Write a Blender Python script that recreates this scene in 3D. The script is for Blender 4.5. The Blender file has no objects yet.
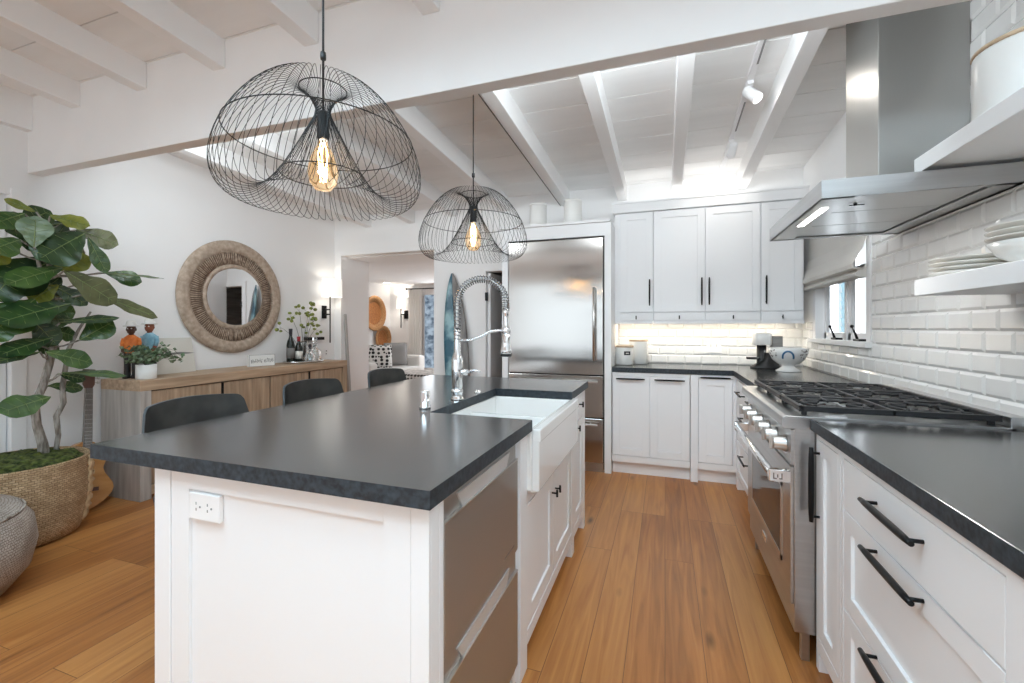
import bpy, bmesh, math, random
from mathutils import Vector, Matrix

random.seed(7)
PI = math.pi
sc = bpy.context.scene
COL = sc.collection

# ------------------------------------------------------------ camera
cam = bpy.data.cameras.new('camera')
cam.sensor_width = 36.0
cam.lens = 440.0 / 1024.0 * 36.0
cam.shift_y = -14.0 / 1024.0
cam.clip_start = 0.02
camo = bpy.data.objects.new('camera', cam)
COL.objects.link(camo)
camo.location = (0, 0, 1.256)
camo.rotation_euler = (PI / 2, 0, math.radians(19.174))
sc.camera = camo

# ------------------------------------------------------------ world, light, exposure
sc.view_settings.view_transform = 'Standard'
sc.view_settings.look = 'None'
sc.view_settings.exposure = 0.6
sc.view_settings.gamma = 1.0
sc.view_settings.use_curve_mapping = False
w = bpy.data.worlds.new('daylight')
sc.world = w
w.use_nodes = True
w.node_tree.nodes['Background'].inputs[0].default_value = (0.86, 0.94, 1.0, 1)
w.node_tree.nodes['Background'].inputs[1].default_value = 1.0
sc.cycles.max_bounces = 14
sc.cycles.diffuse_bounces = 10
sc.cycles.glossy_bounces = 6
sc.cycles.transmission_bounces = 8
sc.cycles.caustics_reflective = False
sc.cycles.caustics_refractive = False
sc.cycles.sample_clamp_indirect = 6.0


def area(name, loc, rot, sx, sy, power, color=(1, 1, 1), spread=PI):
    l = bpy.data.lights.new(name, 'AREA')
    l.shape = 'RECTANGLE'
    l.size, l.size_y = sx, sy
    l.energy = power
    l.color = color
    l.spread = spread
    o = bpy.data.objects.new(name, l)
    COL.objects.link(o)
    o.location = loc
    o.rotation_euler = rot
    return o


def point(name, loc, power, color=(1, 1, 1), r=0.04):
    l = bpy.data.lights.new(name, 'POINT')
    l.energy = power
    l.color = color
    l.shadow_soft_size = r
    o = bpy.data.objects.new(name, l)
    COL.objects.link(o)
    o.location = loc
    return o


def spot(name, loc, target, power, color=(1, 1, 1), deg=60, r=0.03):
    l = bpy.data.lights.new(name, 'SPOT')
    l.energy = power
    l.color = color
    l.spot_size = math.radians(deg)
    l.spot_blend = 0.5
    l.shadow_soft_size = r
    o = bpy.data.objects.new(name, l)
    COL.objects.link(o)
    o.location = loc
    d = Vector(target) - Vector(loc)
    o.rotation_euler = d.to_track_quat('-Z', 'Y').to_euler()
    return o


# daylight from glass doors, kitchen and living room windows; plus added fill lamps
area('glass_wall_daylight', (-1.45, -3.95, 1.3), (PI / 2, 0, 0), 5.0, 2.3, 12.5, (0.66, 0.87, 1.0))
area('overhead_fill', (-.7, -.3, 2.82), (math.radians(-8), 0, 0), 3.2, 2.0, 106, (0.66, 0.87, 1.0))  # unseen fill lamp added overhead, stands in for flat, even room light
area('beam_fill_strip', (-2.75, 1.80, 2.45), (math.radians(84), 0, 0), 1.1, .2, 11, (0.86, 0.95, 1.0))  # this strip and the next are added fill, hidden behind the beam
area('beam_fill_strip', (-.12, 1.80, 2.45), (math.radians(84), 0, 0), 1.1, .2, 12, (0.86, 0.95, 1.0))
area('kitchen_window_daylight', (2.2, 3.5, 2.7), (0, math.radians(55), 0), 0.9, 1.2, 260, (0.93, 0.97, 1.0))
area('living_window_daylight', (-3.9, 7.95, 1.2), (-PI / 2, 0, 0), 1.6, 1.8, 15, (0.93, 0.97, 1.0))
area('cabinet_top_fill', (.3, 4.3, 2.41), (PI, 0, 0), 1.3, .16, .6, (1, .97, .93))  # added fill hidden on the cabinet tops, brightens the ceiling


# ------------------------------------------------------------ materials
def nodes(m):
    return m.node_tree.nodes, m.node_tree.links


def mat(name, col, rough=0.5, metal=0.0, emit=None, estr=0.0, trans=0.0, ior=1.45, spec=0.5, coat=0.0, sheen=0.0):
    m = bpy.data.materials.new(name)
    m.use_nodes = True
    b = m.node_tree.nodes['Principled BSDF']
    b.inputs['Base Color'].default_value = (*col, 1)
    b.inputs['Roughness'].default_value = rough
    b.inputs['Metallic'].default_value = metal
    b.inputs['IOR'].default_value = ior
    b.inputs['Specular IOR Level'].default_value = spec
    b.inputs['Transmission Weight'].default_value = trans
    b.inputs['Coat Weight'].default_value = coat
    b.inputs['Sheen Weight'].default_value = sheen
    if emit:
        b.inputs['Emission Color'].default_value = (*emit, 1)
        b.inputs['Emission Strength'].default_value = estr
    return m


def noise_mix(m, c1, c2, scale=(8, 8, 8), detail=4, lo=0.35, hi=0.65, bump=0.0, dist=0.002, nscale=1.0):
    """two colours mixed by a stretched noise in object space, with optional relief"""
    n, l = nodes(m)
    b = n['Principled BSDF']
    tc = n.new('ShaderNodeTexCoord')
    mp = n.new('ShaderNodeMapping')
    mp.inputs['Scale'].default_value = scale
    nz = n.new('ShaderNodeTexNoise')
    nz.inputs['Scale'].default_value = nscale
    nz.inputs['Detail'].default_value = detail
    cr = n.new('ShaderNodeValToRGB')
    cr.color_ramp.elements[0].position = lo
    cr.color_ramp.elements[1].position = hi
    cr.color_ramp.elements[0].color = (*c1, 1)
    cr.color_ramp.elements[1].color = (*c2, 1)
    l.new(tc.outputs['Object'], mp.inputs[0])
    l.new(mp.outputs[0], nz.inputs['Vector'])
    l.new(nz.outputs['Fac'], cr.inputs[0])
    l.new(cr.outputs[0], b.inputs['Base Color'])
    if bump:
        bp = n.new('ShaderNodeBump')
        bp.inputs['Strength'].default_value = bump
        bp.inputs['Distance'].default_value = dist
        l.new(nz.outputs['Fac'], bp.inputs['Height'])
        l.new(bp.outputs[0], b.inputs['Normal'])
    return m


def wave_bump(m, scale, axis, strength=0.4, dist=0.003, distortion=1.5):
    n, l = nodes(m)
    b = n['Principled BSDF']
    tc = n.new('ShaderNodeTexCoord')
    wv = n.new('ShaderNodeTexWave')
    wv.bands_direction = axis
    wv.inputs['Scale'].default_value = scale
    wv.inputs['Distortion'].default_value = distortion
    wv.inputs['Detail'].default_value = 2
    bp = n.new('ShaderNodeBump')
    bp.inputs['Strength'].default_value = strength
    bp.inputs['Distance'].default_value = dist
    l.new(tc.outputs['Object'], wv.inputs['Vector'])
    l.new(wv.outputs['Fac'], bp.inputs['Height'])
    l.new(bp.outputs[0], b.inputs['Normal'])
    return m


M = {}
M['wall'] = noise_mix(mat('wall_paint', (.9, .9, .9), .75), (.89, .89, .89), (.905, .905, .905), (2, 2, 2))
M['ceil'] = noise_mix(mat('ceiling_paint', (.80, .80, .79), .7), (.83, .83, .825), (.90, .90, .895), (.8, 5, 2), bump=.06)
M['beam'] = noise_mix(mat('beam_paint', (.83, .83, .82), .6), (.88, .88, .88), (.905, .905, .905), (3, 1, 3), bump=.06)
M['cab'] = mat('cabinet_paint', (.87, .875, .885), .38)
M['tile'] = mat('glazed_tile', (.86, .86, .85), .10, coat=.3)
M['grout'] = mat('grout', (.84, .84, .83), .9)
M['black'] = mat('black_metal', (.012, .012, .013), .38, .6)
M['blackmat'] = mat('black_plastic', (.015, .015, .016), .45)
M['chrome'] = mat('chrome', (.86, .86, .87), .07, 1.0)
M['brushed'] = mat('brushed_nickel', (.62, .61, .59), .28, 1.0)
M['grip'] = mat('satin_grip', (.72, .72, .71), .45, .6)
M['enamel'] = mat('white_enamel', (.87, .87, .86), .12, coat=.4)
M['ceramic'] = mat('white_ceramic', (.84, .84, .82), .3)
M['iron'] = mat('cast_iron', (.03, .03, .032), .5, .3)
M['glass_dark'] = mat('dark_oven_glass', (.02, .015, .012), .06)
M['mirror'] = mat('mirror_glass', (.88, .88, .88), .02, 1.0)
M['ledw'] = mat('led_warm', (1, .9, .75), .5, emit=(1, .86, .66), estr=4)
M['ledc'] = mat('led_cool', (1, 1, 1), .5, emit=(1, .97, .92), estr=5)
M['shade_lit'] = mat('lit_lamp_shade', (.9, .89, .86), .7, emit=(1, .95, .87), estr=.45)
M['bulbglow'] = mat('filament', (1, .6, .2), .5, emit=(1, .62, .22), estr=30)
M['bulb'] = mat('amber_bulb_glass', (1, .83, .6), .02, trans=1.0, ior=1.1, emit=(1, .6, .25), estr=.12)
M['glass'] = mat('clear_glass', (.95, .97, .97), .02, trans=1.0, ior=1.4)
M['pane'] = mat('window_pane', (.97, .99, 1), .0, trans=1.0, ior=1.03)
M['wire'] = mat('dark_wire', (.02, .02, .021), .45, .5)
M['canvaspaint'] = mat('cream_canvas', (.66, .63, .57), .85)
M['grey_strip'] = mat('grey_brush_stroke', (.2, .19, .18), .8)
M['linen'] = wave_bump(mat('linen', (.84, .825, .80), .9), 160, 'Z', .2, .001)
M['shade_cloth'] = mat('shade_cloth', (.86, .845, .82), .9)
_n, _l = nodes(M['shade_cloth'])
_tr = _n.new('ShaderNodeBsdfTranslucent')
_tr.inputs[0].default_value = (.9, .88, .85, 1)
_mx = _n.new('ShaderNodeMixShader')
_mx.inputs[0].default_value = .45
_l.new(_n['Principled BSDF'].outputs[0], _mx.inputs[1])
_l.new(_tr.outputs[0], _mx.inputs[2])
_l.new(_mx.outputs[0], _n['Material Output'].inputs['Surface'])
M['sofa'] = wave_bump(mat('sofa_cloth', (.68, .67, .65), .95, sheen=.3), 90, 'X', .2, .001)
M['greycloth'] = mat('grey_cloth', (.27, .265, .26), .95)
M['leather'] = noise_mix(mat('dark_leather', (.035, .035, .033), .42), (.028, .028, .027), (.05, .048, .044), (14, 14, 14), bump=.12, dist=.001)
M['rim'] = mat('blue_grey_rim', (.055, .07, .08), .45)
M['blueart'] = mat('blue_glaze', (.05, .16, .30), .3)
M['ink'] = mat('dark_ink', (.03, .03, .035), .6)
M['label'] = mat('paper_label', (.75, .72, .66), .7)
M['woodlid'] = noise_mix(mat('pale_wood_lid', (.6, .45, .3), .5), (.52, .38, .25), (.66, .51, .36), (4, 40, 40))
M['bottle'] = mat('dark_bottle_glass', (.012, .016, .012), .08)
M['redfoil'] = mat('red_foil', (.45, .05, .06), .3, .3)
M['silver'] = mat('silver_tray', (.75, .74, .72), .2, 1.0)
M['orange'] = noise_mix(mat('orange_paint', (.75, .2, .03), .5), (.6, .13, .02), (.85, .26, .05), (25, 25, 25))
M['bluepaint'] = noise_mix(mat('light_blue_paint', (.25, .48, .6), .5), (.16, .36, .48), (.34, .58, .68), (25, 25, 25))
M['skin_d'] = mat('dark_carved_wood', (.10, .045, .03), .45)
M['skin_r'] = mat('red_brown_carved_wood', (.27, .09, .05), .45)
M['trouser'] = mat('charcoal_paint', (.03, .027, .026), .5)
M['hat'] = mat('white_paint', (.78, .77, .74), .6)
M['moss'] = noise_mix(mat('moss', (.06, .08, .02), 1), (.02, .03, .008), (.12, .15, .035), (40, 40, 40), bump=.8, dist=.01)
M['bark'] = noise_mix(mat('bark', (.22, .19, .16), .9), (.18, .155, .135), (.46, .43, .39), (60, 60, 14), bump=.5, dist=.004)
M['herb'] = noise_mix(mat('herb_leaf', (.16, .25, .13), .6), (.07, .14, .05), (.28, .36, .24), (60, 60, 60))
M['berry'] = noise_mix(mat('olive_green_leaf', (.2, .26, .04), .5), (.08, .1, .02), (.32, .38, .07), (50, 50, 50))
M['twig'] = mat('twig', (.10, .085, .06), .8)
M['pouf'] = None
M['exter'] = mat('pale_blue_siding', (.45, .66, .74), .8)
M['plate'] = mat('cream_plate', (.80, .78, .74), .25)
M['plugslot'] = mat('socket_slot', (.25, .25, .25), .6)
M['outlet'] = mat('outlet_plastic', (.88, .88, .88), .3)
M['pantry'] = noise_mix(mat('pantry_wood', (.3, .29, .28), .7), (.2, .19, .18), (.36, .35, .34), (3, 3, 20))
M['gtop'] = noise_mix(mat('guitar_spruce', (.5, .24, .08), .3), (.44, .2, .06), (.58, .3, .11), (60, 3, 3))
M['gneck'] = mat('guitar_fretboard', (.19, .17, .16), .5)
M['ghead'] = mat('guitar_headstock', (.12, .06, .045), .35)
M['peg'] = mat('tuning_peg', (.6, .58, .55), .3, .8)


def steel(name, base, rough, stretch):
    m = mat(name, base, rough, 1.0)
    n, l = nodes(m)
    b = n['Principled BSDF']
    tc = n.new('ShaderNodeTexCoord')
    mp = n.new('ShaderNodeMapping')
    mp.inputs['Scale'].default_value = stretch
    nz = n.new('ShaderNodeTexNoise')
    nz.inputs['Scale'].default_value = 1
    nz.inputs['Detail'].default_value = 3
    bp = n.new('ShaderNodeBump')
    bp.inputs['Strength'].default_value = .012
    bp.inputs['Distance'].default_value = .0005
    rm = n.new('ShaderNodeMapRange')
    rm.inputs['To Min'].default_value = rough - .06
    rm.inputs['To Max'].default_value = rough + .08
    l.new(tc.outputs['Object'], mp.inputs[0])
    l.new(mp.outputs[0], nz.inputs['Vector'])
    l.new(nz.outputs['Fac'], bp.inputs['Height'])
    l.new(nz.outputs['Fac'], rm.inputs['Value'])
    l.new(rm.outputs[0], b.inputs['Roughness'])
    l.new(bp.outputs[0], b.inputs['Normal'])
    return m


M['steel_h'] = noise_mix(mat('brushed_steel', (.52, .525, .53), .30, 1.0), (.50, .505, .51), (.55, .555, .56), (2, 2, 60))
M['steel_v'] = mat('brushed_steel_vertical', (.42, .415, .40), .36, .8)
M['steel_f'] = steel('fridge_steel', (.56, .53, .505), .15, (.4, .4, 4))
_n, _l = nodes(M['steel_f'])
_tg = _n.new('ShaderNodeTangent')
_tg.direction_type = 'RADIAL'
_tg.axis = 'Z'
_l.new(_tg.outputs[0], _n['Principled BSDF'].inputs['Tangent'])
_n['Principled BSDF'].inputs['Anisotropic'].default_value = .85


def stone():
    m = mat('honed_dark_stone', (.04, .04, .042), .34)
    noise_mix(m, (.026, .026, .027), (.05, .05, .05), (60, 60, 60), 5, .35, .7, bump=.03, dist=.001)
    n, l = nodes(m)
    b = n['Principled BSDF']
    b.inputs['Roughness'].default_value = .19
    b.inputs['IOR'].default_value = 2.35
    return m


M['stone'] = stone()


M['stone_edge'] = noise_mix(mat('leathered_stone_edge', (.02, .028, .035), .5), (.012, .016, .021), (.04, .055, .068), (70, 70, 70), 5, .35, .7, bump=.3, dist=.002)


def edged(o):
    """the vertical faces of a stone top carry the leathered edge finish"""
    o.data.materials.append(M['stone_edge'])
    for p in o.data.polygons:
        if abs(p.normal.z) < .5:
            p.material_index = 1
    return o


def floor_mat():
    m = mat('oak_planks', (.4, .22, .1), .33)
    n, l = nodes(m)
    b = n['Principled BSDF']
    tc = n.new('ShaderNodeTexCoord')
    sep = n.new('ShaderNodeSeparateXYZ')
    l.new(tc.outputs['Object'], sep.inputs[0])
    com = n.new('ShaderNodeCombineXYZ')
    l.new(sep.outputs['Y'], com.inputs['X'])
    l.new(sep.outputs['X'], com.inputs['Y'])
    br = n.new('ShaderNodeTexBrick')
    br.offset = .37
    br.offset_frequency = 3
    br.squash = 1
    br.inputs['Color1'].default_value = (0, 0, 0, 1)
    br.inputs['Color2'].default_value = (1, 1, 1, 1)
    br.inputs['Mortar'].default_value = (.5, .5, .5, 1)
    br.inputs['Scale'].default_value = 1
    br.inputs['Mortar Size'].default_value = .0013
    br.inputs['Mortar Smooth'].default_value = .3
    br.inputs['Brick Width'].default_value = 1.55
    br.inputs['Row Height'].default_value = .142
    l.new(com.outputs[0], br.inputs['Vector'])
    # grain, shifted from plank to plank
    mp = n.new('ShaderNodeMapping')
    mp.inputs['Scale'].default_value = (1.6, 26, 1)
    l.new(com.outputs[0], mp.inputs[0])
    addv = n.new('ShaderNodeVectorMath')
    addv.operation = 'MULTIPLY_ADD'
    addv.inputs[1].default_value = (37, 53, 91)
    l.new(br.outputs['Color'], addv.inputs[0])
    l.new(mp.outputs[0], addv.inputs[2])
    gr = n.new('ShaderNodeTexNoise')
    gr.inputs['Scale'].default_value = 1
    gr.inputs['Detail'].default_value = 7
    gr.inputs['Distortion'].default_value = 1.1
    l.new(addv.outputs[0], gr.inputs['Vector'])
    big = n.new('ShaderNodeTexNoise')
    big.inputs['Scale'].default_value = .55
    big.inputs['Detail'].default_value = 3
    l.new(addv.outputs[0], big.inputs['Vector'])
    tone = n.new('ShaderNodeMath')
    tone.operation = 'MULTIPLY_ADD'
    tone.inputs[1].default_value = .30
    l.new(br.outputs['Color'], tone.inputs[0])
    g2 = n.new('ShaderNodeMath')
    g2.operation = 'MULTIPLY'
    g2.inputs[1].default_value = .78
    l.new(gr.outputs['Fac'], g2.inputs[0])
    l.new(g2.outputs[0], tone.inputs[2])
    cr = n.new('ShaderNodeValToRGB')
    e = cr.color_ramp.elements
    e[0].position = .12
    e[0].color = (.15, .049, .013, 1)
    e[1].position = .85
    e[1].color = (.60, .285, .09, 1)
    k = e.new(.45)
    k.color = (.39, .15, .04, 1)
    l.new(tone.outputs[0], cr.inputs[0])
    # knots
    vo = n.new('ShaderNodeTexVoronoi')
    vo.inputs['Scale'].default_value = 1
    kmp = n.new('ShaderNodeMapping')
    kmp.inputs['Scale'].default_value = (1.5, 4.6, 1)
    l.new(com.outputs[0], kmp.inputs[0])
    l.new(kmp.outputs[0], vo.inputs['Vector'])
    kr = n.new('ShaderNodeMapRange')
    kr.inputs['From Min'].default_value = .02
    kr.inputs['From Max'].default_value = .11
    kr.inputs['To Min'].default_value = .3
    kr.inputs['To Max'].default_value = 1
    l.new(vo.outputs['Distance'], kr.inputs['Value'])
    mx = n.new('ShaderNodeMix')
    mx.data_type = 'RGBA'
    mx.blend_type = 'MULTIPLY'
    mx.inputs['Factor'].default_value = 1
    l.new(cr.outputs[0], mx.inputs['A'])
    l.new(kr.outputs[0], mx.inputs['B'])
    mo = n.new('ShaderNodeMix')
    mo.data_type = 'RGBA'
    l.new(br.outputs['Fac'], mo.inputs['Factor'])
    l.new(mx.outputs['Result'], mo.inputs['A'])
    mo.inputs['B'].default_value = (.13, .055, .02, 1)
    l.new(mo.outputs['Result'], b.inputs['Base Color'])
    rr = n.new('ShaderNodeMapRange')
    rr.inputs['To Min'].default_value = .26
    rr.inputs['To Max'].default_value = .44
    l.new(gr.outputs['Fac'], rr.inputs['Value'])
    l.new(rr.outputs[0], b.inputs['Roughness'])
    bp = n.new('ShaderNodeBump')
    bp.inputs['Strength'].default_value = .15
    bp.inputs['Distance'].default_value = .001
    inv = n.new('ShaderNodeMath')
    inv.operation = 'SUBTRACT'
    inv.inputs[0].default_value = 1
    l.new(br.outputs['Fac'], inv.inputs[1])
    l.new(inv.outputs[0], bp.inputs['Height'])
    l.new(bp.outputs[0], b.inputs['Normal'])
    return m


M['floor'] = floor_mat()
M['oak_y'] = noise_mix(mat('sideboard_oak', (.33, .21, .12), .5), (.33, .225, .145), (.58, .42, .285), (30, 2.2, 30), 6, .3, .7, bump=.1)
M['oak_z'] = noise_mix(mat('sideboard_oak_upright', (.33, .21, .12), .5), (.28, .19, .125), (.50, .37, .255), (30, 34, 2.2), 6, .3, .7, bump=.1)
M['oak_end'] = noise_mix(mat('sideboard_weathered_end', (.3, .27, .24), .6), (.33, .30, .275), (.56, .53, .495), (22, 30, 2), 6, .3, .7, bump=.1)
M['rattan'] = noise_mix(mat('rattan', (.36, .25, .17), .65), (.34, .26, .195), (.55, .445, .355), (24, 24, 24), 5, .3, .7, bump=.5, dist=.004)
M['reed'] = noise_mix(mat('dark_reed', (.3, .2, .14), .7), (.32, .22, .16), (.62, .49, .38), (30, 30, 30))
M['reedback'] = mat('reed_backing', (.20, .135, .095), .8)
M['basketw'] = noise_mix(mat('orange_wicker', (.5, .2, .06), .6), (.24, .08, .02), (.46, .19, .055), (40, 40, 40), 4, .3, .7, bump=.6, dist=.004)


def weave(name, c1, c2, sx, sz, bump=.9):
    m = mat(name, c1, .85)
    n, l = nodes(m)
    b = n['Principled BSDF']
    tc = n.new('ShaderNodeTexCoord')
    br = n.new('ShaderNodeTexBrick')
    br.inputs['Scale'].default_value = 1
    br.inputs['Brick Width'].default_value = sx
    br.inputs['Row Height'].default_value = sz
    br.inputs['Mortar Size'].default_value = sz * .16
    br.inputs['Mortar Smooth'].default_value = 1.0
    br.inputs['Color1'].default_value = (*c1, 1)
    br.inputs['Color2'].default_value = (*c2, 1)
    br.inputs['Mortar'].default_value = (c1[0] * .45, c1[1] * .4, c1[2] * .35, 1)
    uv = n.new('ShaderNodeUVMap')
    nz = n.new('ShaderNodeTexNoise')
    nz.inputs['Scale'].default_value = 45
    l.new(tc.outputs['Object'], nz.inputs['Vector'])
    dv = n.new('ShaderNodeVectorMath')
    dv.operation = 'MULTIPLY_ADD'
    dv.inputs[1].default_value = (.016, .014, 0)
    l.new(nz.outputs['Color'], dv.inputs[0])
    l.new(uv.outputs[0], dv.inputs[2])
    l.new(dv.outputs[0], br.inputs['Vector'])
    mx = n.new('ShaderNodeMix')
    mx.data_type = 'RGBA'
    mx.blend_type = 'MULTIPLY'
    mx.inputs['Factor'].default_value = .8
    l.new(br.outputs['Color'], mx.inputs['A'])
    n2 = n.new('ShaderNodeTexNoise')
    n2.inputs['Scale'].default_value = 9
    n2.inputs['Detail'].default_value = 4
    l.new(tc.outputs['Object'], n2.inputs['Vector'])
    cr = n.new('ShaderNodeValToRGB')
    cr.color_ramp.elements[0].position = .3
    cr.color_ramp.elements[0].color = (.6, .55, .5, 1)
    cr.color_ramp.elements[1].position = .65
    cr.color_ramp.elements[1].color = (1.05, 1.05, 1.05, 1)
    l.new(n2.outputs['Fac'], cr.inputs[0])
    l.new(cr.outputs[0], mx.inputs['B'])
    l.new(mx.outputs['Result'], b.inputs['Base Color'])
    bp = n.new('ShaderNodeBump')
    bp.inputs['Strength'].default_value = bump
    bp.inputs['Distance'].default_value = .006
    sb = n.new('ShaderNodeMath')
    sb.operation = 'SUBTRACT'
    sb.inputs[0].default_value = 1
    l.new(br.outputs['Fac'], sb.inputs[1])
    l.new(sb.outputs[0], bp.inputs['Height'])
    l.new(bp.outputs[0], b.inputs['Normal'])
    return m


M['seagrass'] = weave('seagrass_weave', (.54, .37, .21), (.72, .53, .33), .024, .0125)
M['pouf'] = weave('knitted_wool', (.52, .46, .41), (.58, .52, .47), .013, .012, .6)


def dots(name, bg, fg, scale):
    m = mat(name, bg, .9)
    n, l = nodes(m)
    b = n['Principled BSDF']
    tc = n.new('ShaderNodeTexCoord')
    ck = n.new('ShaderNodeTexVoronoi')
    ck.inputs['Scale'].default_value = scale
    ck.inputs['Randomness'].default_value = .25
    cr = n.new('ShaderNodeValToRGB')
    cr.color_ramp.interpolation = 'CONSTANT'
    cr.color_ramp.elements[0].color = (*fg, 1)
    cr.color_ramp.elements[1].position = .42
    cr.color_ramp.elements[1].color = (*bg, 1)
    l.new(tc.outputs['Object'], ck.inputs['Vector'])
    l.new(ck.outputs['Distance'], cr.inputs[0])
    l.new(cr.outputs[0], b.inputs['Base Color'])
    return m


M['dots'] = dots('black_white_spots', (.72, .71, .69), (.02, .02, .02), 15)
M['kilim'] = dots('black_white_woven', (.62, .59, .56), (.05, .045, .04), 17)


def leafmat(name, c1, c2):
    m = mat(name, c1, .30, spec=.6)
    c1, c2 = tuple(v * .8 for v in c1), tuple(v * .85 for v in c2)
    noise_mix(m, c1, c2, (14, 14, 14), 3, .35, .7, bump=.12, dist=.004)
    return m


LEAF = [leafmat('leaf_dark', (.018, .052, .016), (.045, .10, .026)),
        leafmat('leaf_mid', (.035, .095, .02), (.085, .165, .035)),
        leafmat('leaf_olive', (.085, .10, .038), (.16, .17, .07)),
        leafmat('leaf_yellow', (.20, .24, .03), (.34, .36, .06)),
        leafmat('leaf_pale', (.15, .23, .13), (.24, .33, .2))]
M['vein'] = mat('leaf_vein', (.19, .25, .09), .5)

# ------------------------------------------------------------ mesh building
ORI = {}


class MB:
    def __init__(self):
        self.v, self.f, self.s, self.m = [], [], [], []
        self.uv = {}

    def add(self, vs, fs, smooth=False, mi=0):
        o = len(self.v)
        self.v += [tuple(p) for p in vs]
        for f in fs:
            self.f.append(tuple(o + i for i in f))
            self.s.append(smooth)
            self.m.append(mi)
        return o

    def box(self, x0, x1, y0, y1, z0, z1, mi=0):
        self.add([(x0, y0, z0), (x1, y0, z0), (x1, y1, z0), (x0, y1, z0), (x0, y0, z1), (x1, y0, z1), (x1, y1, z1), (x0, y1, z1)],
                 [(0, 3, 2, 1), (4, 5, 6, 7), (0, 1, 5, 4), (1, 2, 6, 5), (2, 3, 7, 6), (3, 0, 4, 7)], mi=mi)
        return self

    def fbox(self, F, u0, u1, v0, v1, d0, d1, mi=0):
        P = [F(u, v, d) for d in (d0, d1) for (u, v) in ((u0, v0), (u1, v0), (u1, v1), (u0, v1))]
        self.add(P, [(0, 3, 2, 1), (4, 5, 6, 7), (0, 1, 5, 4), (1, 2, 6, 5), (2, 3, 7, 6), (3, 0, 4, 7)], mi=mi)
        return self

    def prism(self, F, poly, d0, d1, mi=0, smooth=False):
        n = len(poly)
        P = [F(u, v, d0) for u, v in poly] + [F(u, v, d1) for u, v in poly]
        self.add(P, [tuple(range(n - 1, -1, -1)), tuple(range(n, 2 * n))], mi=mi)
        o = len(self.v) - 2 * n
        for i in range(n):
            j = (i + 1) % n
            self.f.append((o + i, o + j, o + n + j, o + n + i))
            self.s.append(smooth)
            self.m.append(mi)
        return self

    def tube(self, path, r, n=8, closed=False, caps=True, mi=0, flat=None):
        P = [Vector(p) for p in path]
        k = len(P)
        rs = r if isinstance(r, (list, tuple)) else [r] * k
        T = []
        for i in range(k):
            a = P[(i - 1) % k] if (closed or i > 0) else P[0]
            b = P[(i + 1) % k] if (closed or i < k - 1) else P[-1]
            t = (b - a)
            T.append(t.normalized() if t.length > 1e-9 else Vector((0, 0, 1)))
        ref = Vector((0, 0, 1)) if abs(T[0].z) < .9 else Vector((1, 0, 0))
        N = (ref - T[0] * ref.dot(T[0])).normalized()
        vs = []
        for i in range(k):
            N = (N - T[i] * N.dot(T[i]))
            N = N.normalized() if N.length > 1e-9 else T[i].orthogonal().normalized()
            B = T[i].cross(N)
            for j in range(n):
                a = 2 * PI * j / n
                vs.append(P[i] + (N * math.cos(a) + B * math.sin(a)) * rs[i])
        fs = []
        for i in range(k if closed else k - 1):
            ii = (i + 1) % k
            for j in range(n):
                jj = (j + 1) % n
                fs.append((i * n + j, i * n + jj, ii * n + jj, ii * n + j))
        o = self.add(vs, fs, True, mi)
        if caps and not closed:
            self.f.append(tuple(o + j for j in range(n - 1, -1, -1)))
            self.f.append(tuple(o + (k - 1) * n + j for j in range(n)))
            self.s += [False, False]
            self.m += [mi, mi]
        return self

    def loft(self, secs, n=20, caps=True, mi=0, smooth=True, pw=1.0):
        """secs: (cx, cy, cz, rx, ry) ellipses stacked up; pw<1 squares the section"""
        vs = []
        for (cx, cy, cz, rx, ry) in secs:
            for j in range(n):
                a = 2 * PI * j / n
                c, s_ = math.cos(a), math.sin(a)
                c = math.copysign(abs(c) ** pw, c)
                s_ = math.copysign(abs(s_) ** pw, s_)
                vs.append((cx + rx * c, cy + ry * s_, cz))
        fs = []
        for i in range(len(secs) - 1):
            for j in range(n):
                jj = (j + 1) % n
                fs.append((i * n + j, i * n + jj, (i + 1) * n + jj, (i + 1) * n + j))
        o = self.add(vs, fs, smooth, mi)
        if caps:
            self.f.append(tuple(o + j for j in range(n - 1, -1, -1)))
            k = len(secs)
            self.f.append(tuple(o + (k - 1) * n + j for j in range(n)))
            self.s += [False, False]
            self.m += [mi, mi]
        return self

    def lathe(self, prof, cx=0, cy=0, z0=0, n=32, mi=0, closed=False, smooth=True):
        vs = []
        for (r, z) in prof:
            for j in range(n):
                a = 2 * PI * j / n
                vs.append((cx + r * math.cos(a), cy + r * math.sin(a), z0 + z))
        k = len(prof)
        fs = []
        for i in range(k if closed else k - 1):
            ii = (i + 1) % k
            for j in range(n):
                jj = (j + 1) % n
                fs.append((i * n + j, i * n + jj, ii * n + jj, ii * n + j))
        o = self.add(vs, fs, smooth, mi)
        L = 0
        for i in range(k - 1):
            L2 = L + math.hypot(prof[i + 1][0] - prof[i][0], prof[i + 1][1] - prof[i][1])
            rm = max(p[0] for p in prof)
            for j in range(n):
                u0, u1 = 2 * PI * rm * j / n, 2 * PI * rm * (j + 1) / n
                self.uv[len(self.f) - len(fs) + i * n + j] = ((u0, L), (u1, L), (u1, L2), (u0, L2))
            L = L2
        return self

    def ball(self, c, r, n=12, sq=(1, 1, 1), mi=0):
        prof = [(math.sin(PI * i / (n // 2)) * r, -math.cos(PI * i / (n // 2)) * r) for i in range(n // 2 + 1)]
        o = len(self.v)
        self.lathe(prof, n=n, mi=mi)
        self.xf(lambda p: (c[0] + p[0] * sq[0], c[1] + p[1] * sq[1], c[2] + p[2] * sq[2]), o)
        return self

    def xf(self, fn, start=0):
        for i in range(start, len(self.v)):
            self.v[i] = tuple(fn(self.v[i]))
        return self

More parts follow.
